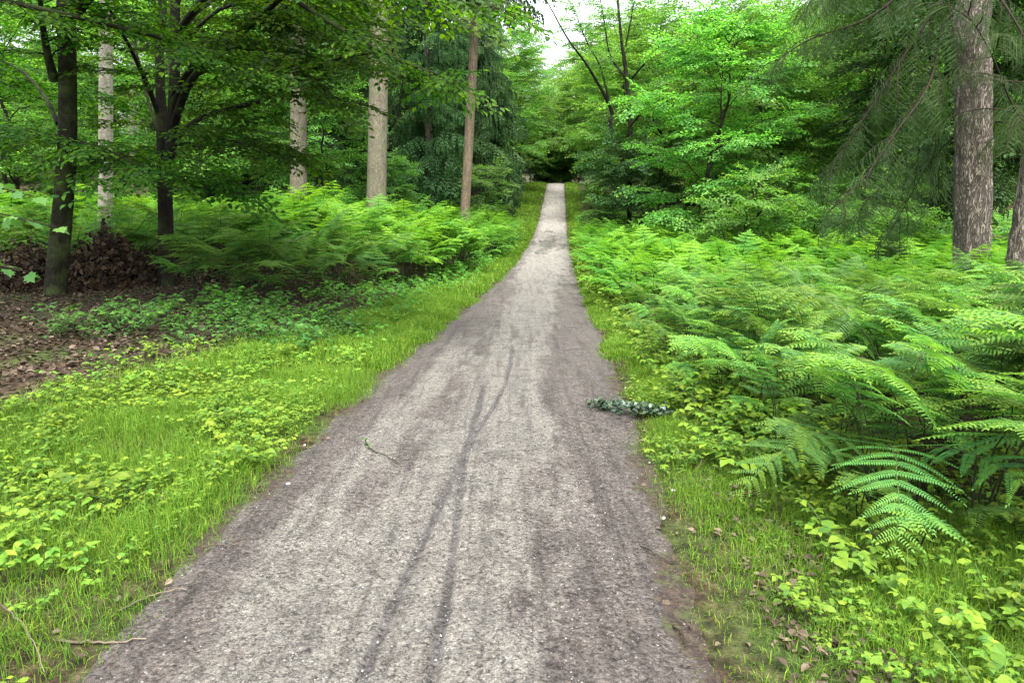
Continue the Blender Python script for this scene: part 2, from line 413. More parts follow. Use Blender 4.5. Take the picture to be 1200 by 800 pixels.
# ------------------------------------------------------------------ spruce
def needle_strip(g, line, w, rng, rnd, up=None, mat=0, step=.03):
    """a twig with needles: two saw-edged ribbons crossed on the twig's axis"""
    seg = np.linalg.norm(np.diff(line, axis=0), axis=1); c = np.concatenate([[0], np.cumsum(seg)]); l = c[-1]
    n = max(4, int(l/step)); x = np.linspace(0, l*.98, n)
    p = np.stack([np.interp(x, c, line[:, j]) for j in range(3)], 1); t = unit(np.gradient(p, axis=0))
    r1 = unit(np.cross(t, np.array([.3, .2, 1.0])+rng.normal(0, .3, 3))); r2 = np.cross(t, r1)
    ww = w*(1-.55*(x/l)**2)*rng.uniform(.75, 1.2, n)
    for r_, s in ((r1, 1), (r1, -1), (r2, 1), (r2, -1)):
        if s == 1 and r_ is r2: continue
        tip = p + r_*s*ww[:, None] + t*ww[:, None]*.8
        v = np.stack([p - t*step*.42, p + t*step*.42, tip], 1).reshape(-1, 3)
        g.add(v, np.arange(3*n).reshape(-1, 3), rnd, mat)
def spruce_branch(seed, Lb=1.0, hang=.35, w=.022, step=.03, nb=26):
    """unit branch along +Y, branchlets sideways and hanging"""
    rng = np.random.default_rng(seed); g = Geo()
    q = np.linspace(0, 1, 12); axis = np.stack([np.cumsum(rng.normal(0, .008, 12)), q, .10*np.sin(q*3.0)-.16*q**2], 1)
    tube(g, axis, np.linspace(.012, .003, 12), 4, .4, 1, False)
    for k in range(nb):
        u = .14+.86*(k+rng.random())/nb; s = 1 if k % 2 else -1
        o = np.array([np.interp(u, q, axis[:, j]) for j in range(3)])
        l = (.10+.30*math.sin(math.pi*(u*.85+.12)))*rng.uniform(.7, 1.25); m = 6; t = np.linspace(0, 1, m)[:, None]
        d = np.array([s*rng.uniform(.5, .9), rng.uniform(.35, .8), 0])
        line = o + unit(d)*l*t*.8 + np.array([0, 0, -hang*l*rng.uniform(.6, 2.2)])*t**1.6
        b = rng.uniform(.2, .7); needle_strip(g, line, w, rng, b, step=step)
        for h in range(2):
            i = rng.integers(1, m); h0 = line[i]; hl = hang*rng.uniform(.25, .6)
            hx = h0 + np.stack([np.linspace(0, d[0]*.15*hl, 5), np.linspace(0, d[1]*.2*hl, 5), -hl*np.linspace(0, 1, 5)], 1)
            needle_strip(g, hx, w*.8, rng, np.clip(b+rng.normal(0, .12), 0, 1), step=step)
    return g.arrays()
SBR = [spruce_branch(300+i, hang=.38, w=.020, step=.028, nb=24) for i in range(3)]
SBR_FAR = [spruce_branch(320+i, hang=.36, w=.040, step=.06, nb=20) for i in range(3)]
def spruce(seed, H=16, base=1.2, spread=3.0, name='spruce_tree', label='', loc=(0, 0, 0), group=None, temps=SBR_FAR, mat='needle', bark='bark_spruce', r0=.22, whorl=.55, per=6, dead=6, lean=0.0):
    rng = np.random.default_rng(seed); t = thing(name, label, 'tree', loc, 0, group)
    zz = np.linspace(-.3, H, 10); pts = np.stack([lean*zz/H, 0*zz, zz], 1)
    g, p = trunk_geo(pts, r0*np.linspace(1.15, .05, 10), 12, seed, 40, .08); g.obj('trunk', M[bark], t, True)
    cg = Geo(); P, F, S = [], [], []
    z = base
    while z < H*.985:
        u = (z-base)/(H-base); l = spread*(1-u)**.75*min(1, .55+u*4)
        for k in range(per):
            az = rng.uniform(0, 6.28); el = R(rng.uniform(-28, -4)+30*u)
            P.append([lean*z/H, 0, z+rng.uniform(-.2, .2)]); F.append([math.cos(az)*math.cos(el), math.sin(az)*math.cos(el), math.sin(el)]); S.append(max(l*rng.uniform(.7, 1.15), .25))
        z += whorl*(1-.4*u)
    P = np.array(P); Bm = basis(np.array(F), np.tile([0, 0, 1.], (len(P), 1))); S = np.array(S)
    idx = rng.integers(0, len(temps), len(P)); ro = rng.normal(0, .12, len(P))
    for k, (v, fs, r) in enumerate(temps):
        m = idx == k
        if m.any(): place(cg, v, fs, r, P[m], Bm[m], S[m], rnd_off=ro[m])
    cg.obj('crown', [M[mat], M['twig']], t)
    for k in range(dead):
        z = rng.uniform(.8, base+2.5); az = rng.uniform(0, 6.28); l = rng.uniform(.8, 2.0); q = np.linspace(0, 1, 8)
        line = np.stack([math.cos(az)*l*q, math.sin(az)*l*q, z-.45*l*q**1.6+rng.normal(0, .02, 8)], 1)
        g = Geo(); tube(g, line, np.linspace(.018, .005, 8), 4); g.obj('dead_branch', M['dry_twig'], t)
    return t

# ------------------------------------------------------------------ world, sun, view
SUN_EL, SUN_AZ = R(68), R(165)          # azimuth clockwise from +Y (ahead): high, behind and a little to the right
w = bpy.data.worlds.new('World'); scene.world = w; w.use_nodes = True
nt = w.node_tree; nt.nodes.clear()
sky = N(nt, 'ShaderNodeTexSky'); sky.sky_type = 'NISHITA'; sky.sun_disc = False
sky.sun_elevation = SUN_EL; sky.sun_rotation = SUN_AZ
sky.air_density = 1.0; sky.dust_density = 6.0; sky.ozone_density = .6
hs = N(nt, 'ShaderNodeHueSaturation'); hs.inputs['Saturation'].default_value = .30; nt.links.new(sky.outputs[0], hs.inputs['Color'])
bg = N(nt, 'ShaderNodeBackground'); bg.inputs['Strength'].default_value = .15
nt.links.new(hs.outputs[0], bg.inputs['Color'])
wo = N(nt, 'ShaderNodeOutputWorld'); nt.links.new(bg.outputs[0], wo.inputs['Surface'])
sd = bpy.data.lights.new('sun', 'SUN'); sd.energy = 1.5; sd.angle = R(45); sd.color = (1, .97, .92)
so = bpy.data.objects.new('sun', sd); COL.objects.link(so)
dv = Vector((math.sin(SUN_AZ)*math.cos(SUN_EL), math.cos(SUN_AZ)*math.cos(SUN_EL), math.sin(SUN_EL)))
so.rotation_euler = dv.to_track_quat('Z', 'Y').to_euler(); so.location = (0, 0, 40)
vs = scene.view_settings; scene.display_settings.display_device = 'sRGB'
vs.view_transform = 'Standard'; vs.look = 'None'; vs.exposure = 2.3; vs.gamma = 1; vs.use_curve_mapping = False
cy = scene.cycles
cy.max_bounces = 7; cy.diffuse_bounces = 4; cy.glossy_bounces = 2; cy.transmission_bounces = 4; cy.transparent_max_bounces = 4
cy.use_denoising = True; cy.denoiser = 'OPENIMAGEDENOISE'; cy.denoising_input_passes = 'RGB_ALBEDO_NORMAL'; cy.denoising_prefilter = 'NONE'; cy.use_adaptive_sampling = False
cy.sample_clamp_indirect = 3; cy.filter_width = 1.4

# ------------------------------------------------------------------ ground
def axis_grid(a, fine, step, far):
    mid = np.arange(fine[0], fine[1]+1e-6, step)
    lo = fine[0] - np.geomspace(step, fine[0]-far[0]+step, 34)[::1] + 0; hi = fine[1] + np.geomspace(step, far[1]-fine[1]+step, 34)
    return np.unique(np.concatenate([lo, mid, hi]))
gx = axis_grid(0, (-9, 9), .12, (-260, 260)); gy = np.concatenate([np.linspace(-60, 0, 20)[:-1], np.arange(0, 16, .12), np.arange(16, 110, .4), np.geomspace(110, 420, 24)])
X, Y = np.meshgrid(gx, gy); Z = gz(X, Y)
g = Geo(); nx, ny = len(gx), len(gy)
i = np.arange(ny-1)[:, None]*nx + np.arange(nx-1)[None]
g.add(np.stack([X, Y, Z], -1).reshape(-1, 3), np.stack([i, i+1, i+nx+1, i+nx], -1).reshape(-1, 4))
m, nt, out = new_mat('forest_soil')
tc = N(nt, 'ShaderNodeTexCoord'); ob = tc.outputs['Object']
n1 = noise(nt, ob, 1.3, 6, .6); n2 = noise(nt, ob, 14, 5, .65); n3 = noise(nt, ob, .5, 4)
c = ramp(nt, n2, [(.34, L(.008, .006, .004)), (.5, L(.028, .019, .012)), (.68, L(.070, .050, .032))])
c = mixc(nt, ramp(nt, n1, [(.45, (0, 0, 0)), (.62, (1, 1, 1))]), c, mixc(nt, ramp(nt, n2, [(.35, (0, 0, 0)), (.65, (1, 1, 1))]), L(.010, .016, .005), L(.045, .065, .016)))
p = N(nt, 'ShaderNodeBsdfPrincipled'); nt.links.new(c, p.inputs['Base Color']); p.inputs['Roughness'].default_value = .95; p.inputs['Specular IOR Level'].default_value = .1
b = N(nt, 'ShaderNodeBump'); b.inputs['Distance'].default_value = .05; nt.links.new(n2, b.inputs['Height']); nt.links.new(b.outputs[0], p.inputs['Normal'])
nt.links.new(p.outputs[0], out.inputs['Surface'])
tag(g.obj('ground', m, None, True), kind='structure')

# ------------------------------------------------------------------ gravel path
ty = [0.2]
while ty[-1] < 104: ty.append(ty[-1] + max(.022, ty[-1]*.0045))
ty = np.array(ty); du = np.linspace(-1.6, 1.6, 147)
DU, TY = np.meshgrid(du, ty)
PX = cx(TY) + DU
PZ = prof(TY) + .012 - .05*np.abs(DU/1.3)**3 + (fbm(PX*1.5, TY*1.5, 31)-.5)*.03 + (fbm(PX*9, TY*9, 33, 3)-.5)*.012
def track(pts, wd):
    pts = np.array(pts, float)                           # (y, d)
    dd = np.interp(TY, pts[:, 0], pts[:, 1]); inside = sst(TY, pts[0, 0]-.3, pts[0, 0]+.1)*(1-sst(TY, pts[-1, 0]-.4, pts[-1, 0]+.4))
    return inside*(1-sst(np.abs(DU-dd), wd*.35, wd*1.25))
def dpx(y_px, x_px):                                      # offset from the centre line of a mark seen on the path
    b = (400-y_px)/FPX; k = -SP + b*CP
    D = 3.0
    for _ in range(30): D = D + .5*((prof(D)-1.7)/k*(CP+b*SP) - D)
    return D, float((x_px-600)/FPX*(D/(CP+b*SP)) - cx(D))
tA = [(.3, -.22)] + [dpx(*q) for q in ((790, 428), (740, 448), (690, 470), (640, 493), (590, 517), (545, 538), (510, 552), (480, 560), (455, 566))]
tB = [(.3, .05)] + [dpx(*q) for q in ((790, 508), (740, 517), (690, 525), (640, 532), (600, 537), (560, 541), (530, 547), (505, 560), (480, 577), (455, 591), (430, 598), (405, 600))]
tC = [dpx(*q) for q in ((640, 560), (600, 572), (560, 590), (520, 610), (480, 633))]
tD = [(.3, .42)] + [dpx(*q) for q in ((700, 622), (640, 640), (580, 655), (500, 660), (440, 655), (380, 655), (340, 655))]
tE = [(.3, -.62)] + [dpx(*q) for q in ((700, 330), (620, 400), (560, 452), (500, 500), (440, 545), (400, 565), (360, 590), (330, 610))]
tfar = 0
for dd0, a0_, ph, st_ in ((.12, .06, .3, .42), (.30, .05, 1.9, .34), (-.18, .07, 3.1, .36), (.46, .05, 4.4, .40), (-.42, .05, 5.2, .26), (.02, .09, 2.2, .28)):
    tfar = np.maximum(tfar, st_*sst(TY, 3.4, 6)*(1-sst(TY, 24, 36))*(1-sst(np.abs(DU-dd0-a0_*np.sin(TY*.33+ph)), .012, .045))*sst(fbm(TY*.7+ph*9, DU*0, 93), .35, .55))
tyre = np.clip(tfar + track(tA, .026) + track(tB, .024) + .25*track(tC, .022), 0, 1)
nz = fbm(PX*2.1, TY*.9, 41); nz2 = fbm(PX*6, TY*3, 43)
soil = sst(np.abs(DU)+(nz2-.5)*.3, .78, 1.02)
soil = np.maximum(soil, sst(DU + (nz-.5)*.55, .40, .72)*(1-.45*sst(TY, 9, 18)))
soil = np.maximum(soil, sst(-DU + (nz-.5)*.5, .62, .92)*.9)
soil = np.maximum(soil, .55*sst(-DU, .25, .55)*sst(TY, 7.5, 9.5)*(1-sst(TY, 17, 24)))
soil = np.maximum(soil, .55*track(tD, .10)*sst(nz2, .35, .6)); soil = np.maximum(soil, .42*track(tE, .16)*sst(nz2, .3, .65))
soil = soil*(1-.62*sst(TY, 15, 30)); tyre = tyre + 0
soil = np.clip(soil + (nz2-.5)*.45*(soil > .02), 0, 1)
wet = np.zeros_like(TY)
for D0, d0, a, bb in ((38.5, .25, 2.0, .75), (41.5, -.1, 1.6, .9), (36.2, .45, 1.2, .5), (45, .3, 1.5, .55), (50, -.1, 2.2, .5), (33, -.2, .9, .45)):
    wet = np.maximum(wet, 1-sst(((TY-D0)/a)**2 + ((DU-d0)/bb)**2 + (fbm(PX*5, TY*.8, 49)-.5)*3.2, .2, 1.3))
edge = sst(np.abs(DU)+(fbm(PX*3.1, TY*3.1, 47)-.5)*.36, .98, 1.14)
wet_dark = np.maximum(track([(34, -.3), (38, 0), (42, .2), (44, .4)], .3)*.6, (1-sst(np.abs(TY-39.8+DU*.8+(nz-.5)*5), .3, 1.6))*.9*sst(nz2, .3, .55))
g = Geo(); nx, ny = len(du), len(ty)
i = np.arange(ny-1)[:, None]*nx + np.arange(nx-1)[None]
g.add(np.stack([PX, TY, PZ - .012*tyre], -1).reshape(-1, 3), np.stack([i, i+1, i+nx+1, i+nx], -1).reshape(-1, 4))
m, nt, out = new_mat('gravel_track')
tc = N(nt, 'ShaderNodeTexCoord'); ob = tc.outputs['Object']
def attr(n): return N(nt, 'ShaderNodeAttribute', attribute_name=n).outputs['Fac']
vo = N(nt, 'ShaderNodeTexVoronoi'); vo.inputs['Scale'].default_value = 75; nt.links.new(ob, vo.inputs['Vector'])
vo2 = N(nt, 'ShaderNodeTexVoronoi'); vo2.inputs['Scale'].default_value = 190; nt.links.new(ob, vo2.inputs['Vector'])
sep = N(nt, 'ShaderNodeSeparateColor'); nt.links.new(vo.outputs['Color'], sep.inputs[0])
sep2 = N(nt, 'ShaderNodeSeparateColor'); nt.links.new(vo2.outputs['Color'], sep2.inputs[0])
nb = noise(nt, ob, 2.2, 6, .6); ns = noise(nt, ob, 28, 6, .7); ns2 = noise(nt, ob, 95, 4, .7)
base = ramp(nt, ns, [(.30, L(.160, .150, .138)), (.5, L(.300, .285, .262)), (.7, L(.410, .392, .36))])
base = mixc(nt, ramp(nt, nb, [(.35, (0, 0, 0)), (.65, (1, 1, 1))]), base, mixc(nt, .5, base, L(.34, .315, .262)))
chips = ramp(nt, sep.outputs[0], [(0, L(.06, .055, .055)), (.16, L(.20, .19, .18)), (.5, L(.31, .295, .275)), (.88, L(.40, .385, .36)), (1, L(.62, .60, .57))])
base = mixc(nt, .42, base, chips)
fine = ramp(nt, sep2.outputs[1], [(0, L(.05, .045, .045)), (.3, L(.27, .255, .24)), (1, L(.50, .48, .45))])
base = mixc(nt, .30, base, fine)
spk = ramp(nt, ns2, [(.36, (1, 1, 1)), (.44, (0, 0, 0))])
base = mixc(nt, math_(nt, 'MULTIPLY', spk, .75), base, L(.055, .048, .046))
base = mixc(nt, 1.0, base, L(.425, .42, .405), 'MULTIPLY')
soilc = ramp(nt, ns2, [(.3, L(.011, .007, .006)), (.55, L(.036, .025, .021)), (.75, L(.088, .067, .058))])
soilc = mixc(nt, .14, soilc, chips)
sf = math_(nt, 'ADD', math_(nt, 'MULTIPLY', attr('soil'), 1.25), math_(nt, 'MULTIPLY_ADD', ns, 1.7, -.92))
sf = ramp(nt, sf, [(.10, (0, 0, 0)), (.62, (1, 1, 1))]); sf = math_(nt, 'MULTIPLY', sf, .93)
base = mixc(nt, attr('far_sheen'), base, mixc(nt, 1.0, base, L(1.75, 1.75, 1.78), 'MULTIPLY'))  # far gravel brightened: grazing sky sheen put into its base colour
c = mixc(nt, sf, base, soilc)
nmid = noise(nt, ob, 46, 5, .75, .8)
tf = ramp(nt, math_(nt, 'ADD', attr('tyre'), math_(nt, 'MULTIPLY_ADD', nmid, 2.6, -1.3)), [(.40, (0, 0, 0)), (.58, (1, 1, 1))])
c = mixc(nt, math_(nt, 'MULTIPLY', tf, .82), c, mixc(nt, .12, L(.028, .025, .026), chips))
wd = attr('wetdark'); c = mixc(nt, math_(nt, 'MULTIPLY', wd, .8), c, L(.04, .036, .034))
blot = ramp(nt, nmid, [(.39, (.12, .11, .11)), (.47, (.85, .85, .85)), (.55, (1.05, 1.05, 1.05)), (.66, (1.75, 1.72, 1.66))]); c = mixc(nt, .85, c, blot, 'MULTIPLY')
nbig = noise(nt, ob, 5.5, 6, .72, .5); c = mixc(nt, .75, c, ramp(nt, nbig, [(.34, (.50, .48, .48)), (.5, (1, 1, 1)), (.7, (1.18, 1.17, 1.14))]), 'MULTIPLY')
mp = N(nt, 'ShaderNodeMapping'); mp.inputs['Scale'].default_value = (9, .55, 1); mp.inputs['Rotation'].default_value = (0, 0, R(3.6)); nt.links.new(ob, mp.inputs[0])
c = mixc(nt, .8, c, ramp(nt, noise(nt, mp.outputs[0], 1.0, 5, .7, .6), [(.36, (.52, .50, .50)), (.5, (1, 1, 1)), (.66, (1.16, 1.15, 1.12))]), 'MULTIPLY')
ec = ramp(nt, ns, [(.3, L(.012, .008, .007)), (.5, L(.040, .027, .020)), (.7, L(.080, .060, .045))])
ec = mixc(nt, ramp(nt, noise(nt, ob, 7, 5, .7), [(.5, (0, 0, 0)), (.64, (.8, .8, .8))]), ec, L(.050, .070, .016))
ef = ramp(nt, math_(nt, 'ADD', attr('edge'), math_(nt, 'MULTIPLY_ADD', ns, 1.2, -.6)), [(.3, (0, 0, 0)), (.7, (1, 1, 1))])
c = mixc(nt, ef, c, ec)
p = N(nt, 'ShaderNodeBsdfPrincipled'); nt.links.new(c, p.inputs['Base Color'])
rg = math_(nt, 'MULTIPLY_ADD', attr('wet'), -.5, .62); nt.links.new(rg, p.inputs['Roughness']); p.inputs['Specular IOR Level'].default_value = .28
bh = math_(nt, 'ADD', math_(nt, 'MULTIPLY', vo.outputs['Distance'], -.8), math_(nt, 'MULTIPLY', ns2, .8))
bh = math_(nt, 'ADD', bh, math_(nt, 'MULTIPLY', ns, 1.3)); bh = math_(nt, 'ADD', bh, math_(nt, 'MULTIPLY', nmid, 1.6))
b = N(nt, 'ShaderNodeBump'); b.inputs['Distance'].default_value = .016
nt.links.new(math_(nt, 'MULTIPLY_ADD', attr('wet'), -.75, .85), b.inputs['Strength'])
nt.links.new(bh, b.inputs['Height']); nt.links.new(b.outputs[0], p.inputs['Normal'])
nt.links.new(p.outputs[0], out.inputs['Surface'])
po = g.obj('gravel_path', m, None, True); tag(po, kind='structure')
for nme, arr in (('soil', soil), ('tyre', tyre), ('wet', wet), ('wetdark', np.clip(wet_dark, 0, 1)), ('edge', edge), ('far_sheen', sst(TY, 14, 34))):
    a_ = po.data.attributes.new(nme, 'FLOAT', 'POINT'); a_.data.foreach_set('value', arr.astype(np.float32).ravel())
def path_z(x, y):
    d = np.abs((x-cx(y))/1.3); return prof(y)+.012-.05*d**3 + (fbm(x*1.5, y*1.5, 31)-.5)*.03 + (fbm(x*9, y*9, 33, 3)-.5)*.012

# loose chips of stone on the track
def blob(seed, k=6):
    rng = np.random.default_rng(seed); a = np.linspace(0, 2*np.pi, k, endpoint=False)
    ring = np.stack([np.cos(a), np.sin(a)*.75, 0*a], 1)*rng.uniform(.75, 1.1, (k, 1))
    up = ring*.6 + [0, 0, .42]; v = np.concatenate([ring, up]); j = np.arange(k); j2 = (j+1) % k
    return v, [np.stack([j, j2, j2+k, j+k], 1), (np.arange(k)+k)[None]]
BL = [blob(s) for s in range(5)]
g = Geo(); rng = np.random.default_rng(5); n = 16000
yy = 1.4 + 9*rng.random(n)**1.7; dd = rng.uniform(-1.12, 1.12, n); xx = cx(yy)+dd
keep = rng.random(n) < np.where(np.abs(dd) > .85, .4, 1); yy, dd, xx = yy[keep], dd[keep], xx[keep]; n = len(yy)
a = rng.uniform(0, 6.28, n); f = np.stack([np.cos(a), np.sin(a), rng.normal(0, .2, n)], 1); u = np.stack([rng.normal(0, .25, n), rng.normal(0, .25, n), np.ones(n)], 1)
Bm = basis(f, u); s = .0022 + .0045*rng.random(n)**3; pos = np.stack([xx, yy, path_z(xx, yy)-.0005], 1); idx = rng.integers(0, 5, n); ro = rng.random(n)
for k, (v, fs) in enumerate(BL):
    q = idx == k; place(g, v, [(f_, 0) for f_ in fs], np.zeros(len(v)), pos[q], Bm[q], s[q], rnd_off=ro[q])
tag(g.obj('gravel', M['gravel']), kind='stuff')

# ------------------------------------------------------------------ grass
def left_verge(y): return np.interp(y, [1.5, 3, 5, 7, 9, 12, 16, 22, 30, 45, 60, 90, 104], [3.6, 3.6, 3.5, 3.1, 2.7, 2.2, 2.1, 1.9, 1.7, 1.8, 3.0, 3.6, 3.0])
def right_verge(y): return np.interp(y, [1.5, 3, 4.5, 6, 8, 12, 20, 40, 60, 90, 104], [2.9, 2.8, 2.3, 1.9, 1.4, 1.2, 1.25, 1.4, 2.2, 2.6, 2.4])
def blades(rng, x, y, h, wd, g, mat=0, rb=(0, 1), lean=.5, base=None):
    n = len(x); z = gz(x, y)-.01 if base is None else base
    a = rng.uniform(0, 6.28, n); d = np.stack([np.cos(a), np.sin(a), 0*a], 1); s = np.stack([-np.sin(a), np.cos(a), 0*a], 1)
    ln = h*rng.uniform(.1, lean*2, n); p0 = np.stack([x, y, z], 1)
    p1 = p0 + d*(ln*.28)[:, None] + np.array([0, 0, 1])*(h*.6)[:, None]
    p2 = p0 + d*ln[:, None] + np.array([0, 0, 1])*(h*np.maximum(1-.35*(ln/h)**2, .35))[:, None]
    w_ = (wd/2)[:, None]*s
    v = np.stack([p0-w_, p0+w_, p1-w_*.8, p1+w_*.8, p2], 1).reshape(-1, 3); o = np.arange(n)[:, None]*5
    r = np.repeat(np.clip(rng.beta(2, 2.4, n)*(rb[1]-rb[0])+rb[0], 0, 1), 5)
    g.add(v, [o+np.array([[0, 1, 3, 2]]), o+np.array([[2, 3, 4]])], r, mat)
g = Geo(); rng = np.random.default_rng(11)
def strip(n, y0, y1, side, hw, wd, pw=1.0):
    y = y0 + (y1-y0)*rng.random(n)**pw
    if side < 0: lim = left_verge(y); inner = 1.06
    else: lim = right_verge(y); inner = 1.10
    inner = inner + (fbm(y*1.3, y*0+side*7.7, 51)-.5)*.42 - .10*rng.random(n)**2
    fringe = .5*rng.random(n)**3
    d = inner + (lim+fringe-inner)*rng.random(n)**(.9 if side < 0 else .85)
    x = cx(y)+side*d
    cl = fbm(x*1.9, y*1.9, 61)
    edge = sst(d-inner, -.02, .35)
    keep = rng.random(n) < np.clip(.35+.65*edge, 0, 1)*np.clip(.25+1.6*(cl-.2), .2, 1)*np.where(x < -.72*y-1.2, 0, 1)
    x, y, cl, edge = x[keep], y[keep], cl[keep], edge[keep]; k = len(x)
    h = rng.uniform(*hw, k)*(.30+.50*edge)*(.45+.95*cl); blades(rng, x, y, h, np.full(k, wd)*rng.uniform(.7, 1.3, k), g)
strip(170000, 1.3, 7, -1, (.05, .18), .0032, 1.3); strip(60000, 7, 15, -1, (.08, .24), .008)
strip(26000, 15, 40, -1, (.12, .34), .018); strip(18000, 40, 104, -1, (.14, .36), .05)
strip(150000, 1.3, 7, 1, (.04, .13), .0032, 1.3); strip(26000, 7, 15, 1, (.08, .22), .008)
strip(16000, 15, 40, 1, (.12, .30), .018); strip(12000, 40, 104, 1, (.14, .34), .05)
tag(g.obj('grass', M['grass']), kind='stuff')

# ------------------------------------------------------------------ bracken
def frond(seed, stipe=.55, blade=.65, th=(.08, .5, 1.75), npair=15, detail=2, wide=.55):
    rng = np.random.default_rng(seed); g = Geo()
    n = 40; s = np.linspace(0, stipe+blade, n); fb = np.clip((s-stipe)/blade, 0, 1)
    ang = np.where(s < stipe, th[0]+(th[1]-th[0])*(s/stipe)**1.5, th[1]+(th[2]-th[1])*fb**.8)
    wob = np.cumsum(rng.normal(0, .006, n)); dz = np.cos(ang); dy = np.sin(ang); ds = s[1]-s[0]
    P = np.stack([wob*.6, np.cumsum(dy)*ds, np.cumsum(dz)*ds], 1); P -= P[0]
    tube(g, P[::2], np.interp(s[::2], [0, stipe, stipe+blade], [.0052, .0040, .0010])*(1 if detail == 2 else 1.3), 4, np.interp(s[::2], [0, stipe, stipe+blade], [.0, .35, .95]).repeat(4), 1, False)
    T = unit(np.gradient(P, axis=0)); roll = rng.normal(0, .12)
    for k in range(npair):
        u = .01 + .98*(1-(1-k/npair)**1.55) + rng.normal(0, .006); l = blade*wide*(1-u)**.82*(1.0 if k else .92)+.012
        sp = stipe+blade*u
        o = np.array([np.interp(sp, s, P[:, j]) for j in range(3)]); t = unit(np.array([np.interp(sp, s, T[:, j]) for j in range(3)]))
        S0 = np.array([math.cos(roll), 0, math.sin(roll)]); Nn = unit(np.cross(S0, t)); S0 = np.cross(t, Nn)
        for sg in (1, -1):
            ll = l*rng.uniform(.9, 1.1); ph = R(76-24*u+rng.normal(0, 6))
            d = unit(t*math.cos(ph)+sg*S0*math.sin(ph)+Nn*(.16+rng.normal(0, .05)))
            bn = unit(np.cross(Nn, d)); nn = np.cross(d, bn); dr = rng.uniform(.02, .42)
            rr = np.clip(.28+.5*u+rng.normal(0, .10), 0, 1)
            if detail == 0 and False: pass
            spc = (.0105, .020, .036)[2-detail]
            m = max(3, int(ll/spc)); v_ = (np.arange(m)+.35)/m
            c_ = o + d*ll*v_[:, None] - np.array([0, 0, dr*ll])*(v_**2)[:, None]
            dd = unit(d - np.array([0, 0, 2*dr])*v_[:, None])
            q = np.minimum(.042, .088*ll+.0045)*(1-v_)**.62*np.where(v_ < .12, .85, 1)+.004
            if detail == 2:
                tv, tf = np.array([[0, 0, 0], [.55, .12, 0], [.42, .62, -.02], [0, 1, -.10], [-.42, .62, -.02], [-.55, .12, 0]]), LEAF_F
            else:
                tv, tf = np.array([[0, 0, 0], [.5, .3, 0], [0, 1, -.08], [-.5, .3, 0]]), np.array([[0, 1, 2, 3]])
            wfac = ll/m
            for s2 in (1, -1):
                fw = unit(bn*s2 + dd*.32 - nn*.08); Bm = basis(fw, np.tile(nn, (m, 1)))
                sc = np.stack([np.full(m, wfac*.74)*np.clip(q/.02, .4, 1), q, q], 1)
                place(g, tv, [(tf, 0)], np.zeros(len(tv)), c_, Bm, sc, rnd_off=np.clip(rr+rng.normal(0, .05, m), .02, 1))
            # tip of the pinna
            place(g, tv, [(tf, 0)], np.zeros(len(tv)), c_[-1:], basis(dd[-1:], nn[None]), np.array([[.006, .018, .018]]), rnd_off=np.array([rr]))
    return g
def toothed(n=6):
    L_, Rr = [], []
    for i in range(n):
        u0, u1 = .04+.9*i/n, .04+.9*(i+.72)/n; w = .5*(1-u0)**.55*(1 if i else .75)
        Rr += [(w*.38, u0, 0), (w, u1, .03)]
    Rr = np.array(Rr); Lf = Rr*[-1, 1, 1]; mid = np.array([(0, u, -.02-.08*u*u) for u in Rr[:, 1]]); k = len(Rr)
    v = np.concatenate([mid, Rr, Lf, [[0, 1, -.1]]]); i = np.arange(k-1)
    q = np.concatenate([np.stack([i, i+k, i+k+1, i+1], 1), np.stack([i, i+1, i+2*k+1, i+2*k], 1)])
    return v, [(q, 0), (np.array([[k-1, 2*k-1, 3*k], [k-1, 3*k, 3*k-1]]), 0)]
TOOTH = toothed()
LENS = (np.array([[0, 0, 0], [.5, .2, .02], [.42, .6, 0], [0, 1, -.10], [-.42, .6, 0], [-.5, .2, .02]]), [(LEAF_F, 0)])
KITE = (np.array([[0, 0, 0], [.5, .3, 0], [0, 1, -.08], [-.5, .3, 0]]), [(np.array([[0, 1, 2, 3]]), 0)])
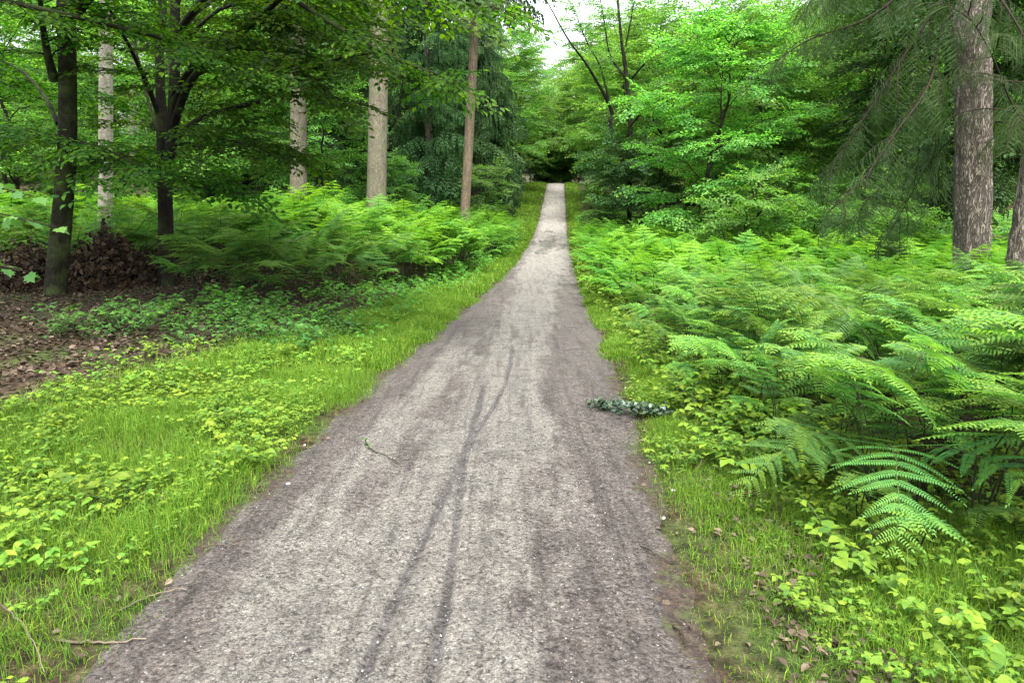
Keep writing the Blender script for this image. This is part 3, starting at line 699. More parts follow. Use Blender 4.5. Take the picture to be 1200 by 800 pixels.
def bracken(seed, stipe=.5, rach=.5, th=(.05, .5, 1.4), size=.40, detail=2):
    rng = np.random.default_rng(seed); g = Geo(); n = 36; Lt = stipe+rach; s = np.linspace(0, Lt, n); fb = np.clip((s-stipe)/rach, 0, 1)
    ang = np.where(s < stipe, th[0]+(th[1]-th[0])*(s/stipe)**1.5, th[1]+(th[2]-th[1])*fb); ds = s[1]-s[0]
    P = np.stack([np.cumsum(rng.normal(0, .004, n)), np.cumsum(np.sin(ang))*ds, np.cumsum(np.cos(ang))*ds], 1); P -= P[0]; T = unit(np.gradient(P, axis=0))
    tube(g, P[::2], np.interp(s[::2], [0, stipe, Lt], [.0055, .0042, .0010])*(1 if detail == 2 else 1.25), 4, np.interp(s[::2], [0, stipe*.7, Lt], [.0, .25, .95]).repeat(4), 1, False)
    tv, tf = (KITE, LENS, TOOTH)[detail]; sp0 = (.036, .027, .0215)[detail]; tone = rng.uniform(.3, .55)
    def leafy(o, d, nn, l, rr, droop):
        m = max(3, int(l/sp0)); v_ = (np.arange(m)+.3)/m
        c_ = o+d*l*v_[:, None]-np.array([0, 0, droop*l])*(v_**2)[:, None]; dd = unit(d-np.array([0, 0, 2*droop])*v_[:, None]); bn = unit(np.cross(nn, d))
        if detail: tube(g, np.concatenate([o[None], c_[::2], c_[-1:]]), .0012, 3, .9, 1, False)
        q = (.30*l*(1-v_)**.8*np.where(v_ < .1, .8, 1)).clip(0, .085)+.008
        for s2 in (1, -1):
            nd = unit(nn+rng.normal(0, .10, (m, 3))); fw = unit(bn*s2+dd*.42-nd*.10+rng.normal(0, .05, (m, 3)))
            place(g, tv, tf, np.zeros(len(tv)), c_, basis(fw, nd), np.stack([np.full(m, l/m*.95).clip(.006, .03), q, q], 1), rnd_off=np.clip(rr+rng.normal(0, .07, m)+.25*v_**2, 0, 1))
        place(g, tv, tf, np.zeros(len(tv)), c_[-1:], basis(dd[-1:], nn[None]), np.array([[.012, .028, .028]]), rnd_off=np.array([min(rr+.25, 1)]))
    for k, (u, fl) in enumerate(((.02, 1), (.21, .90), (.39, .76), (.55, .60), (.69, .45), (.81, .31), (.91, .20))):
        i = min(int(np.searchsorted(s, stipe+rach*u)), n-1); t = T[i]; S0 = np.array([1, 0, 0.]); Nn = unit(np.cross(S0, t))
        for sg in (1, -1):
            ph = R(74-22*u+rng.normal(0, 6)); d = t*math.cos(ph)+sg*S0*math.sin(ph); d[2] = d[2]*.55+rng.normal(.04, .08); d = unit(d)
            nn = unit(Nn*.5+np.array([0, 0, .8])+rng.normal(0, .10, 3)); nn = unit(nn-d*np.dot(nn, d))
            leafy(P[i], d, nn, size*fl*rng.uniform(.88, 1.1), np.clip(tone+.2*u+rng.normal(0, .10), 0, 1), rng.uniform(.10, .40))
    i = min(int(np.searchsorted(s, stipe+rach*.9)), n-1); leafy(P[i], T[i], unit(np.cross([1, 0, 0.], T[i])), size*.36, tone+.2, .2)
    return g
BR_P = [(.58, .42, (.05, .5, 1.35), .33), (.70, .44, (.08, .6, 1.5), .36), (.46, .38, (.12, .7, 1.6), .28), (.82, .42, (.04, .4, 1.2), .34), (.62, .47, (.10, .8, 1.75), .35), (.36, .34, (.1, .5, 1.2), .25), (.76, .48, (.06, .7, 1.65), .38), (.54, .40, (.15, .85, 1.8), .31)]
FR_P = [(.55, .60, (.05, .9, 2.0)), (.65, .66, (.10, 1.2, 2.25)), (.50, .58, (.12, 1.3, 2.3)), (.66, .62, (.04, .7, 1.8)), (.60, .74, (.12, 1.2, 2.45)), (.40, .52, (.1, .7, 1.7)), (.75, .70, (.06, 1.1, 2.2)), (.55, .62, (.15, 1.35, 2.35))]
FR_MESH = [bracken(560+i, a, b_, t_, z_, 2).mesh('frond', [M['bracken'], M['stalk']]) for i, (a, b_, t_, z_) in enumerate(BR_P)] + [frond(500+i, a, b_, t_, 13, 2).mesh('frond', [M['bracken'], M['stalk']]) for i, (a, b_, t_) in enumerate(FR_P)]
def clump_spec(rng, n, face=None):
    a0 = rng.uniform(0, 6.28)
    return [(int(rng.integers(0, 8)), (a0+6.283*k/n+rng.normal(0, .35)) if face is None or rng.random() < .3 else face+rng.normal(0, .75), rng.uniform(.75, 1.1), rng.normal(0, .10), rng.normal(0, .10), rng.uniform(0, .08)) for k in range(n)]
def fern_thing(label, loc, spec, rz=0, sc=1, group='bracken ferns on the banks of the track'):
    t = thing('bracken_fern', label, 'fern', loc, rz, group); t.scale = (sc,)*3
    for k, az, s, tx, ty_, off in spec:
        o = bpy.data.objects.new('frond', FR_MESH[k]); COL.objects.link(o); o.parent = t
        o.location = (math.sin(-az)*off, math.cos(az)*off, 0); o.rotation_euler = (tx, ty_, az); o.scale = (s,)*3
    return t
def fmin_r(y): return np.interp(y, [3, 3.6, 4.5, 5.5, 7, 9, 12, 20, 40, 60], [2.1, 2.0, 1.95, 1.95, 1.75, 1.6, 1.5, 1.6, 1.8, 2.6])
def fmin_l(y): return np.interp(y, [10.5, 12, 14, 18, 22, 28, 40, 52], [4.3, 3.9, 3.3, 2.7, 2.3, 2.0, 2.0, 2.4])
rng = np.random.default_rng(21)
def poisson(cands, rmin):
    out = []; cell = {}
    for c_ in cands:
        r = rmin(c_) if callable(rmin) else rmin; ix, iy = int(c_[0]//1), int(c_[1]//1); ok = True
        for a in (-1, 0, 1):
            for b_ in (-1, 0, 1):
                for q in cell.get((ix+a, iy+b_), ()):
                    if (q[0]-c_[0])**2+(q[1]-c_[1])**2 < r*r: ok = False; break
                if not ok: break
            if not ok: break
        if ok: out.append(c_); cell.setdefault((ix, iy), []).append(c_)
    return out
cr = np.stack([rng.uniform(0, 22, 16000), 3.2+38*rng.random(16000)**1.5], 1)
cr = [c_ for c_ in cr if c_[0]-cx(c_[1]) > fmin_r(c_[1]) and c_[0] < .72*c_[1]+.9 and c_[0] < 11.5-.0*c_[1]]
cl_ = np.stack([rng.uniform(-24, 1.5, 16000), 9.5+36*rng.random(16000)**1.2], 1)
cl_ = [c_ for c_ in cl_ if cx(c_[1])-c_[0] > fmin_l(c_[1]) and c_[0] > -.72*c_[1]-1 and not (c_[0] < -5.0 and c_[1] < 14.4) and c_[1] > 11 and c_[0] > -17]
PR = poisson(cr, lambda q: np.interp(q[1], [4, 5.5, 8, 20], [.27, .27, .29, .40])); PL = poisson(cl_, .42)
PR.sort(key=lambda q: q[1]); PL.sort(key=lambda q: q[1])
def zone_label(x, y):
    if x > cx(y):
        if y < 4.9: return 'tall bracken fern on bare dark stalks in the lower right corner of the scene'
        if y < 7.0: return 'lush bracken fern spreading behind the bright brambles on the right verge'
        if y < 10 and x-cx(y) < 3.2: return 'bracken fern arching towards the track just past the fallen leafy branch'
        if y < 10: return 'bracken fern in the deep bed in front of the thick spruce trunk'
        if x-cx(y) < 4: return 'bracken fern lining the right edge of the track further down the slope'
        return 'distant bracken fern beside the twin stemmed tree on the right bank'
    if y < 17: return 'shaded bracken fern behind the dark forked beech on the left bank'
    if cx(y)-x < 4: return 'bracken fern at the grass edge on the left side of the track'
    return 'sunlit bracken fern in the bed below the tall pale trunks on the left'
CUT_R, CUT_L = 205, 90
def zone_ok(x, y, k): return True
for side, P_, cut in ((1, PR, CUT_R), (-1, PL, CUT_L)):
    for c_ in P_[:cut]:
        x, y = c_; nf = int(rng.integers(3, 6)) if y > 4.6 else 3
        sc = rng.uniform(.82, 1.12)*(np.interp(y, [3.2, 5, 8, 12, 18], [1.12, 1.10, .94, .88, 1.12]) if side > 0 else np.interp(y, [11, 14, 20], [1.15, 1.4, 1.35])*(.8+.45*fbm(x*.45, y*.45, 91)))
        dd = abs(x-cx(y)); edge = dd-(fmin_r(y) if side > 0 else fmin_l(y)); sc *= .72+.28*min(max(edge, 0)/.8, 1)
        fern_thing(zone_label(x, y), (x, y, float(gz(x, y))-.02), clump_spec(rng, nf, 2.35 if side > 0 else -2.35), 0, sc)
# the two big fronds that arch out over the verge
base = np.array([1.98, 3.72]); hero = fern_thing('largest foreground bracken fern with two blue-green fronds arching down over the verge', (base[0], base[1], float(gz(*base))-.02),
    [(12, 2.75, .98, 0, 0, .02), (12, 2.05, .96, .05, 0, .05), (9, 3.5, .9, 0, .05, .04), (6, .4, .95, 0, 0, .03), (3, 5.2, .9, 0, 0, .05), (1, 1.5, 1.0, 0, 0, .04)], 0, 1.06, None)
for k, (px, py, D) in enumerate(((985, 500, 4.6), (900, 430, 6.3), (1080, 400, 6.6), (1150, 470, 5.0), (820, 350, 9.5))):
    p_ = at(px, py, D); t = thing('dead_fern', 'withered rusty brown bracken frond standing among the green bracken', 'fern', (p_[0], D, float(gz(p_[0], D))-.02), 0, 'withered bracken fronds')
    me = FR_MESH[k].copy(); me.materials[0] = M['dead_leaf']; o = bpy.data.objects.new('frond', me); COL.objects.link(o); o.parent = t; o.rotation_euler = (.25, .15*k-.3, 2.2+k*.5); o.scale = (.75, .75, .85)
FR_MID = [bracken(600+i, a, b_, t_, z_, 1).arrays() for i, (a, b_, t_, z_) in enumerate(BR_P)]
FR_LOW = [bracken(640+i, a, b_, t_, z_, 0).arrays() for i, (a, b_, t_, z_) in enumerate(BR_P)]
def fern_stuff(points, name, zscale):
    g = Geo(); P, A, S, U, V = [], [], [], [], []
    for x, y in points:
        z = float(gz(x, y)); s0 = rng.uniform(.85, 1.2)*zscale(x, y)
        for k, az, s, tx, ty_, off in clump_spec(rng, int(rng.integers(3, 5)), 2.5 if x > cx(y) else -2.5):
            P.append((x, y, z)); A.append(az); S.append(s*s0); U.append(k); V.append((tx, ty_))
    P, A, S, U, V = map(np.array, (P, A, S, U, V))
    f = np.stack([-np.sin(A), np.cos(A), V[:, 0]], 1); u = np.stack([V[:, 1], V[:, 1]*0, np.ones(len(A))], 1); Bm = basis(f, u)
    ro = rng.normal(0, .14, len(A)); far = P[:, 1] > 24
    for k in range(len(FR_P)):
        for T_, q in ((FR_MID, (U == k) & ~far), (FR_LOW, (U == k) & far)):
            v, fs, r = T_[k]
            if q.any(): place(g, v, fs, r, P[q], Bm[q], S[q], rnd_off=ro[q])
    return tag(g.obj(name, [M['bracken_far'], M['stalk']]), kind='stuff')
fern_stuff(PR[CUT_R:], 'bracken_undergrowth', lambda x, y: np.interp(y, [9, 12, 18, 25, 40], [.72, .8, 1.1, 1.2, 1.3]))
fern_stuff(PL[CUT_L:], 'bracken_undergrowth', lambda x, y: np.interp(y, [12, 16, 22, 40], [1.3, 1.45, 1.45, 1.3])*(.78+.5*fbm(x*.45, y*.45, 91)))

# ------------------------------------------------------------------ low leafy weeds (bramble shoots)
def weed(seed, n_st=5, h=.26, leaf=.055):
    rng = np.random.default_rng(seed); gs = Geo(); gl = Geo(); P, F, U, S = [], [], [], []
    for k in range(n_st):
        a = rng.uniform(0, 6.28); l = h*rng.uniform(.6, 1.2); q = np.linspace(0, 1, 7)
        o = np.array([rng.normal(0, .04), rng.normal(0, .04), -.01]); out_ = l*rng.uniform(.3, .9)
        line = o + np.stack([math.cos(a)*out_*q**1.4, math.sin(a)*out_*q**1.4, l*q*(1-.25*q)], 1)
        tube(gs, line, np.linspace(.0028, .0012, 7), 3, np.linspace(.2, .9, 7).repeat(3), 0, False)
        for j in range(2, 7):
            az = a+rng.uniform(-1.6, 1.6)+(1.2 if j % 2 else -1.2)*(j < 6); d = np.array([math.cos(az), math.sin(az), rng.uniform(-.1, .35)])
            pet = line[j]+d*rng.uniform(.012, .03)
            tube(gs, [line[j], pet], [.001, .0008], 3, .8, 0, False)
            for off in (0, 1.15, -1.15):
                aa = az+off; P.append(pet); F.append([math.cos(aa), math.sin(aa), rng.uniform(-.35, .15)]); U.append([rng.normal(0, .22), rng.normal(0, .22), 1])
                S.append(leaf*rng.uniform(.6, 1.15)*(1 if off == 0 else .8)*(.6+.4*j/6))
    place(gl, FINE_V, [(FINE_T, 0), (FINE_Q, 0)], np.zeros(11), np.array(P), basis(np.array(F), np.array(U)), np.array(S), rnd_off=rng.beta(2.2, 2, len(P)))
    return gs, gl
WD = [weed(700+i, 4+i % 3, .20+.05*(i % 3), .05+.008*(i % 3)) for i in range(6)]
WM = [(a.mesh('stem', M['stalk']), b_.mesh('foliage', M['weed'])) for a, b_ in WD]
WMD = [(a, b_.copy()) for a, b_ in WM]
for a, b_ in WMD: b_.materials[0] = M['weed_dark']  # shaded copy: darker leaf colour stands in for the beech canopy's shade
def weed_thing(label, x, y, sc, dark=False, group='low bramble shoots along the verges'):
    k = int(rng.integers(0, 6)); t = thing('bramble_shoot', label, 'weed', (x, y, float(gz(x, y))-.005), rng.uniform(0, 6.28), group); t.scale = (sc,)*3
    for nm, me in zip(('stem', 'foliage'), (WMD if dark else WM)[k]):
        o = bpy.data.objects.new(nm, me); COL.objects.link(o); o.parent = t
    return t
def scatter(n, y0, y1, fd, rmin, pw=1.3):
    c_ = []
    for _ in range(n):
        y = y0+(y1-y0)*rng.random()**pw; lo, hi = fd(y); d = rng.uniform(lo, hi); x = float(cx(y)+d)
        if abs(x) < .73*y+.35: c_.append((x, y))
    return poisson(c_, rmin)
A1 = scatter(1500, 1.9, 4.2, lambda y: (1.75, 3.4), .20)
A2 = scatter(1500, 4.0, 9.0, lambda y: (1.55, np.interp(y, [4, 5.5, 9], [2.7, 2.5, 1.9])), .17)
B1 = scatter(2500, 1.8, 8.0, lambda y: (-3.7, -1.35), .20)
B2 = scatter(1500, 8.0, 14.0, lambda y: (-5.2, -2.2), .30)
A1 = [q for q in A1 if fbm(q[0]*1.3, q[1]*1.3, 71) > .33]; B1 = [q for q in B1 if fbm(q[0]*1.1, q[1]*1.1, 73) > .44]
print('weeds', len(A1), len(A2), len(B1), len(B2), 'ferns', len(PR), len(PL))
for q in A1[:120]: weed_thing('pale green bramble shoot among leaf litter at the near right verge', q[0], q[1], rng.uniform(.4, 1.1))
for q in sorted(A2, key=lambda q: q[1])[:120]: weed_thing('bright yellow-green bramble shoot between the track and the tall bracken', q[0], q[1], rng.uniform(.9, 1.45))
for q in B1[:80]: weed_thing('bright bramble shoot poking out of the grass on the left verge', q[0], q[1], rng.uniform(.5, 1.0))
for q in sorted(B2, key=lambda q: q[1])[:60]: weed_thing('deep green bramble shoot in shade below the forked beech', q[0], q[1], rng.uniform(1.0, 1.5), True)
# too many to count further off
g = Geo(); P, S, Kk = [], [], []
C1 = scatter(2500, 8.5, 40, lambda y: (1.35, 1.9), .28, 1.2) + [q for q in scatter(3000, 1.7, 6.2, lambda y: (-3.9, -1.25), .10) if fbm(q[0]*1.6, q[1]*1.6, 75) > .44][:260] + [q for q in scatter(1500, 1.7, 6.0, lambda y: (1.2, 1.9), .10) if fbm(q[0]*1.6, q[1]*1.6, 76) > .52][:160] + scatter(800, 2.0, 5, lambda y: (1.5, 3.6), .22)
C2 = scatter(2600, 9, 44, lambda y: (-float(fmin_l(max(y, 11)))-.3, -1.85), .34, 1.2); NC1 = len(C1)
for x, y in C1+C2: P.append((x, y, float(gz(x, y)))); S.append(rng.uniform(.8, 1.5)*np.interp(y, [2, 6, 8.6, 40], [.42, .5, 1, 1.7])*rng.uniform(.7, 1.25)); Kk.append(rng.integers(0, 6))
P, S, Kk = np.array(P), np.array(S), np.array(Kk); a = rng.uniform(0, 6.28, len(P)); Bm = basis(np.stack([np.cos(a), np.sin(a), 0*a], 1), np.tile([0, 0, 1.], (len(a), 1))); ro = rng.normal(-.03, .12, len(a))
for k in range(6):
    v, fs, r = WD[k][1].arrays(); q = (Kk == k) & (np.arange(len(Kk)) < NC1); place(g, v, fs, r, P[q], Bm[q], S[q], rnd_off=ro[q])
tag(g.obj('weeds', [M['weed']]), kind='stuff')
g = Geo()
for k in range(6):
    v, fs, r = WD[k][1].arrays(); q = (Kk == k) & (np.arange(len(Kk)) >= NC1); place(g, v, fs, r, P[q], Bm[q], S[q], rnd_off=ro[q])
tag(g.obj('weeds', [M['weed_shaded']]), kind='stuff')

# ------------------------------------------------------------------ leaf litter
g = Geo(); rng = np.random.default_rng(31)
def litter(n, xs, ys, size, cond=None, shift=0):
    x = rng.uniform(*xs, n); y = ys[0]+(ys[1]-ys[0])*rng.random(n)**1.3
    k = np.ones(n, bool) if cond is None else cond(x, y); x, y = x[k], y[k]; n = len(x)
    a = rng.uniform(0, 6.28, n); f = np.stack([np.cos(a), np.sin(a), rng.normal(0, .25, n)], 1); u = np.stack([rng.normal(0, .4, n), rng.normal(0, .4, n), np.ones(n)], 1)
    place(g, LEAF_V*np.array([1, 1, 1.6]), [(LEAF_F, 0)], np.zeros(6), np.stack([x, y, gz(x, y)+rng.uniform(.004, .03, n)], 1), basis(f, u), rng.uniform(*size, n), rnd_off=np.clip(rng.beta(1.6, 2.2, n)+shift, 0, 1))
litter(34000, (-14, -1.5), (4, 17), (.035, .085), lambda x, y: (cx(y)-x > left_verge(y)-.1) & (fbm(x*.8, y*.8, 81) > .34))
litter(3600, (.6, 3.2), (1.8, 4.4), (.02, .05), lambda x, y: (x-cx(y) > 1.35) & (fbm(x*1.3, y*1.3, 71) < .56), .12)
litter(500, (-3.6, 1.2), (1.8, 9), (.02, .05), lambda x, y: (np.abs(x-cx(y)) > 1.0), .15)
litter(70, (-1.5, 1.2), (1.9, 9), (.015, .04), lambda x, y: (np.abs(x-cx(y)) < 1.0))
litter(9000, (5, 16), (9, 26), (.06, .12), lambda x, y: x > 6)
tag(g.obj('fallen_leaves', [M['dead_leaf']]), kind='stuff')

# ------------------------------------------------------------------ main trees, left
def line_px(pts, n=18):
    return smooth_line([at(*q) for q in pts], n)
def main_tree(name, label, base, trunk, limbs, seed, bark, leaf, group=None, n_sec=8, sec=(.8, 1.9), size=(.5, .75), every=.24, extra=0, top=13, spread=4.5, low=3.5, droop=.16):
    """trunk: (line, radii); limbs: [(line, r0)] in world coordinates; extra: number of further limbs high in the crown"""
    rng = np.random.default_rng(seed); base = np.asarray(base, float)
    t = thing(name, label, 'tree', base, 0, group)
    for (ln, rad) in trunk[:1]:
        g, p = trunk_geo(ln, rad, 18, seed, 60, .10); g.obj('trunk', M[bark], t, True, base)
    for (ln, rad) in trunk[1:]:
        g, _ = trunk_geo(ln, rad, 12, seed+3, 40, .08); g.obj('stem', M[bark], t, True, base)
    twigs, sp = [], []
    for ln, r0 in limbs:
        g = Geo(); tube(g, ln, np.linspace(r0, r0*.22, len(ln)), 8); g.obj('limb', M[bark], t, True, base)
        branch_out(ln, r0, rng, twigs, sp, n_sec, sec, .2, every, size, droop, .22)
    cg = Geo()
    for k in range(extra):
        u = (k+.5)/extra; z = base[2]+low+(top-low)*u; i = np.searchsorted(p[:, 2], z).clip(1, len(p)-1); o = p[i]
        az = k*2.4+rng.uniform(-.3, .3); l = spread*(.6+.5*math.sin(math.pi*min(.25+.75*u, 1)))*rng.uniform(.8, 1.1); el = R(rng.uniform(8, 30)+25*u)
        d = np.array([math.cos(az)*math.cos(el), math.sin(az)*math.cos(el), math.sin(el)]); q = np.linspace(0, 1, 10)[:, None]
        line = o+d*l*q+np.array([0, 0, -.12*l])*q**2.2+np.cumsum(rng.normal(0, .02*l, (10, 3)), 0)*np.minimum(q*4, 1)
        tube(cg, line, np.linspace(.045, .012, 10), 5, .3, 1); branch_out(line, .045, rng, twigs, sp, n_sec, sec, .15, every*1.25, (size[0]*1.15, size[1]*1.2), droop, .22)
    for line, a, b in twigs: tube(cg, line, np.linspace(a, b, len(line)), 3, .4, 1, False)
    P, F, U, S = zip(*sp); stamp_sprays(cg, P, F, U, S, rng)
    cg.obj('crown', [M[leaf], M['twig']], t, False, base)
    return t

b1 = at(64, 350, 12.0); b1[2] = gz(b1[0], b1[1])-.03
main_tree('beech_tree', 'dark thick trunked beech at the far left with a brash heap at its foot', b1,
    [([b1-[0, 0, .3], at(66, 330, 12), at(74, 240, 12), at(79, 170, 12), at(79, 90, 12.05), at(77, 0, 12.1), at(80, -120, 12.2), b1+[.3, .2, 9.5], b1+[.2, .3, 13]], [.21, .16, .145, .138, .132, .125, .11, .08, .03])],
    [(line_px([(64, 95, 12), (55, 60, 11.8), (48, 10, 11.5), (44, -60, 11)]), .075),
     (line_px([(90, 165, 12), (130, 178, 11.6), (165, 195, 11.2), (205, 212, 10.8)]), .03),
     (line_px([(74, 160, 12), (40, 158, 11.6), (5, 158, 11.3), (-50, 150, 11)]), .03),
     (line_px([(68, 145, 12), (50, 110, 12.5), (20, 80, 13), (-30, 60, 13.6)]), .04),
     (line_px([(88, 20, 12), (120, -20, 11), (170, -50, 10), (230, -70, 9)]), .07),
     (line_px([(82, -30, 12), (110, -90, 10.5), (130, -140, 9), (150, -170, 7.5)]), .07),
     (line_px([(70, -20, 12), (20, -60, 11), (-60, -80, 9.5), (-140, -90, 8.5)]), .07)],
    41, 'bark_beech', 'beech', None, 8, (.8, 1.9), (.5, .75), .25, 7, 12.5, 4.2, 5.8)
b2 = at(195, 336, 13.2); b2[2] = gz(b2[0], b2[1])-.03
main_tree('beech_tree', 'slender dark beech forking into a fan of limbs above the green weeds', b2,
    [([b2-[0, 0, .3], at(195, 325, 13.2), at(194, 250, 13.2), at(192, 170, 13.2), at(188, 110, 13.2), at(187, 50, 13.2), at(186, -20, 13.3), b2+[-.2, .1, 8], b2+[-.1, .3, 11.5]], [.19, .145, .125, .115, .08, .07, .06, .05, .02]),
     ([at(199, 190, 13.15), at(203, 130, 13.1), at(205, 70, 13.0), at(205, 10, 12.9), at(208, -80, 12.8), b2+[.6, -.3, 9]], [.10, .095, .085, .075, .06, .02])],
    [(line_px([(203, 150, 13.1), (222, 98, 12.6), (262, 55, 11.8), (300, 25, 11.0), (345, -15, 10.2), (400, -50, 9.4)]), .075),
     (line_px([(204, 120, 13), (232, 72, 12.7), (268, 46, 12.3), (315, 18, 11.8), (365, -5, 11.3), (440, -30, 10.5)]), .06),
     (line_px([(204, 165, 13.1), (232, 140, 12.6), (275, 126, 12.0), (308, 118, 11.4), (345, 96, 10.8), (385, 72, 10.2), (440, 62, 9.5)]), .05),
     (line_px([(188, 140, 13.2), (172, 98, 12.9), (152, 55, 12.5), (128, 10, 12.0), (110, -40, 11.5)]), .05),
     (line_px([(190, 160, 13.2), (180, 140, 13.5), (160, 60, 14.2), (155, 0, 14.8)]), .04),
     (line_px([(190, 225, 13.2), (160, 195, 13), (135, 182, 12.8), (95, 170, 12.4)]), .022),
     (line_px([(201, 60, 13), (225, 20, 13.4), (270, -10, 14), (330, -30, 14.6)]), .05),
     (line_px([(206, 40, 13), (250, -10, 11.5), (330, -40, 10), (430, -40, 8.8), (520, -20, 8.0)]), .06),
     (line_px([(206, 0, 13), (300, -60, 12), (400, -60, 11), (500, -30, 10.2), (560, 15, 9.6)]), .06),
     (line_px([(203, 110, 13), (240, 60, 12.4), (300, 60, 11.6), (345, 75, 11.0), (395, 120, 10.4)]), .035),
     (line_px([(206, 60, 13), (260, 10, 12.4), (320, 10, 11.8), (360, 30, 11.3), (420, 40, 10.8)]), .035),
     (line_px([(230, 145, 12.6), (255, 160, 12.2), (285, 168, 11.8), (330, 170, 11.4)]), .018)],
    42, 'bark_dark', 'beech', None, 8, (.7, 1.7), (.48, .72), .23, 3, 11, 3.0, 7.0)
# a beech outside the frame on the left whose lower limbs reach in over the litter and the track
b3 = np.array([-7.4, 7.6, 0.]); b3[2] = gz(b3[0], b3[1])-.05
main_tree('beech_tree', 'beech bough reaching in over the left verge with bright sunlit tips', b3,
    [([b3-[0, 0, .2], b3+[.05, 0, 3], b3+[0, .1, 6], b3+[.2, .1, 9], b3+[.1, 0, 12]], [.24, .2, .17, .12, .03])],
    [(smooth_line([b3+[.1, .1, 3.9], b3+[1.5, .8, 4.4], at(250, -60, 8.8), at(360, 10, 8.9), at(450, 62, 8.8), at(540, 98, 8.7)], 18), .05),
     (smooth_line([b3+[.1, .1, 3.4], b3+[1.2, 1.2, 3.7], at(130, 30, 9.4), at(230, 60, 9.6), at(300, 100, 9.7)], 16), .04),
     (smooth_line([b3+[.1, .1, 4.4], b3+[1.6, .5, 5], at(330, -80, 8.2), at(470, -20, 8.0), at(590, 12, 7.8)], 16), .05)],
    43, 'bark_beech', 'beech', None, 8, (.5, 1.2), (.4, .6), .2, 5, 11.5, 3.8, 6)

# lobed leaves of a young tree standing just outside the frame on the left
def lobed():
    pts = [(0, 0), (.16, -.05), (.40, .02), (.34, .16), (.56, .40), (.36, .46), (.40, .72), (.20, .70), (0, 1.05)]
    pts = pts + [(-x, y) for x, y in pts[-2:0:-1]]
    v = np.array([(x, y, .10*abs(x)-.12*y*y) for x, y in pts] + [(0, .38, 0)])
    n = len(pts); return v, np.stack([np.arange(n), (np.arange(n)+1) % n, np.full(n, n)], 1)
LV, LF = lobed()
rng = np.random.default_rng(61)
s0 = np.array([-3.55, 3.75, 0]); s0[2] = gz(s0[0], s0[1])-.03
t = thing('sycamore_sapling', 'young sycamore with pale lobed leaves poking in at the left edge', 'sapling', s0)
g = Geo(); stem = smooth_line([s0, s0+[.05, .02, .9], s0+[.0, .08, 1.8], s0+[.08, .05, 2.4]], 20); tube(g, stem, np.linspace(.022, .008, 20), 8); g.obj('stem', M['twig'], t, True, s0)
gl = Geo(); P, F, U, S = [], [], [], []
for (px, py, D), k in (((66, 266, 4.15), 0), ((30, 318, 4.0), 1), ((40, 230, 4.25), 2), ((2, 215, 4.4), 3), ((5, 255, 3.9), 4), ((-20, 180, 4.2), 5), ((-30, 300, 4.3), 6)):
    e = at(px, py, D); z = e[2]+.10+.02*k; i = np.argmin(abs(stem[:, 2]-z)); ln = smooth_line([stem[i], (stem[i]+e)/2+[0, 0, .07], e], 10)
    g = Geo(); tube(g, ln, np.linspace(.007, .003, 10), 5); g.obj('twig', M['twig'], t, True, s0)
    for j in range(3, 10):
        for sg in (1, -1):
            tt = unit(ln[min(j+1, 9)]-ln[j-1]); sd = unit(np.cross(tt, [0, 0, 1]))*sg
            f = unit(tt*rng.uniform(.3, .9)+sd*rng.uniform(.5, 1)+[0, 0, rng.uniform(-.5, .05)]); P.append(ln[j]+f*.03); F.append(f); U.append([rng.normal(0, .45), rng.normal(-.1, .45), 1]); S.append(rng.uniform(.05, .085))
place(gl, LV, [(LF, 0)], np.zeros(len(LV)), np.array(P), basis(np.array(F), np.array(U)), np.array(S), rnd_off=rng.beta(2, 2, len(P)))
gl.obj('foliage', M['sycamore'], t, False, s0)

# tall bare trunks standing in the bracken on the left
def tall_trunk(name, label, px, D, width_px, bark, H, lean_px=0, seed=1, crown_base=9.5, cat='tree'):
    b = np.array([(px-600)/FPX*D*1.0, D, 0.]); top = at(px+lean_px, 0, D)
    lo = at(px, 230, D); b[0] = lo[0]; b[2] = gz(b[0], D)-.1
    dx = (top[0]-lo[0])/max(top[2]-lo[2], .1); r = width_px/2/FPX*D
    t = thing(name, label, cat, b, 0, None)
    pts = [b+[dx*z-.0, 0, z] for z in np.linspace(-.2, H, 9)]
    g, p = trunk_geo(pts, r*np.array([1.2, 1.0, .96, .92, .86, .75, .6, .4, .1]), 18, seed, 60, .05); g.obj('trunk', M[bark], t, True, b)
    cg = Geo(); rg = np.random.default_rng(seed); P, F, S = [], [], []
    z = crown_base
    while z < H*.98:
        l = 3.0*(1-(z-crown_base)/(H-crown_base))**.6+.3
        for k in range(4):
            az = rg.uniform(0, 6.28); P.append([dx*z, 0, z]); F.append([math.cos(az), math.sin(az), rg.uniform(-.3, .2)]); S.append(l*rg.uniform(.7, 1.1))
        z += 1.1
    P, S = np.array(P), np.array(S); idx = rg.integers(0, 3, len(P)); Bm = basis(np.array(F), np.tile([0, 0, 1.], (len(P), 1)))
    for k, (v, fs, rr) in enumerate(SBR_FAR):
        q = idx == k; place(cg, v, fs, rr, P[q], Bm[q], S[q])
    cg.obj('crown', [M['needle'], M['twig']], t)
    return t
tall_trunk('fir_tree', 'thickest pale straight trunk rising from the bracken left of the track', 438, 26, 22, 'bark_pale', 19, 4, 71)
tall_trunk('larch_tree', 'slim brown leaning trunk in front of the dark spruces', 541, 29, 11, 'bark_brown', 18, 12, 72)
tall_trunk('fir_tree', 'pale grey trunk half hidden by hanging beech leaves', 346, 28, 19, 'bark_pale', 19, 0, 73)
tall_trunk('birch_tree', 'bright whitish trunk in the back between the two dark beeches', 113, 17.5, 15, 'bark_white', 18, 0, 74)
tall_trunk('birch_tree', 'thin pale trunk far back just left of the forked beech', 150, 34, 6, 'bark_white', 18, 0, 75)
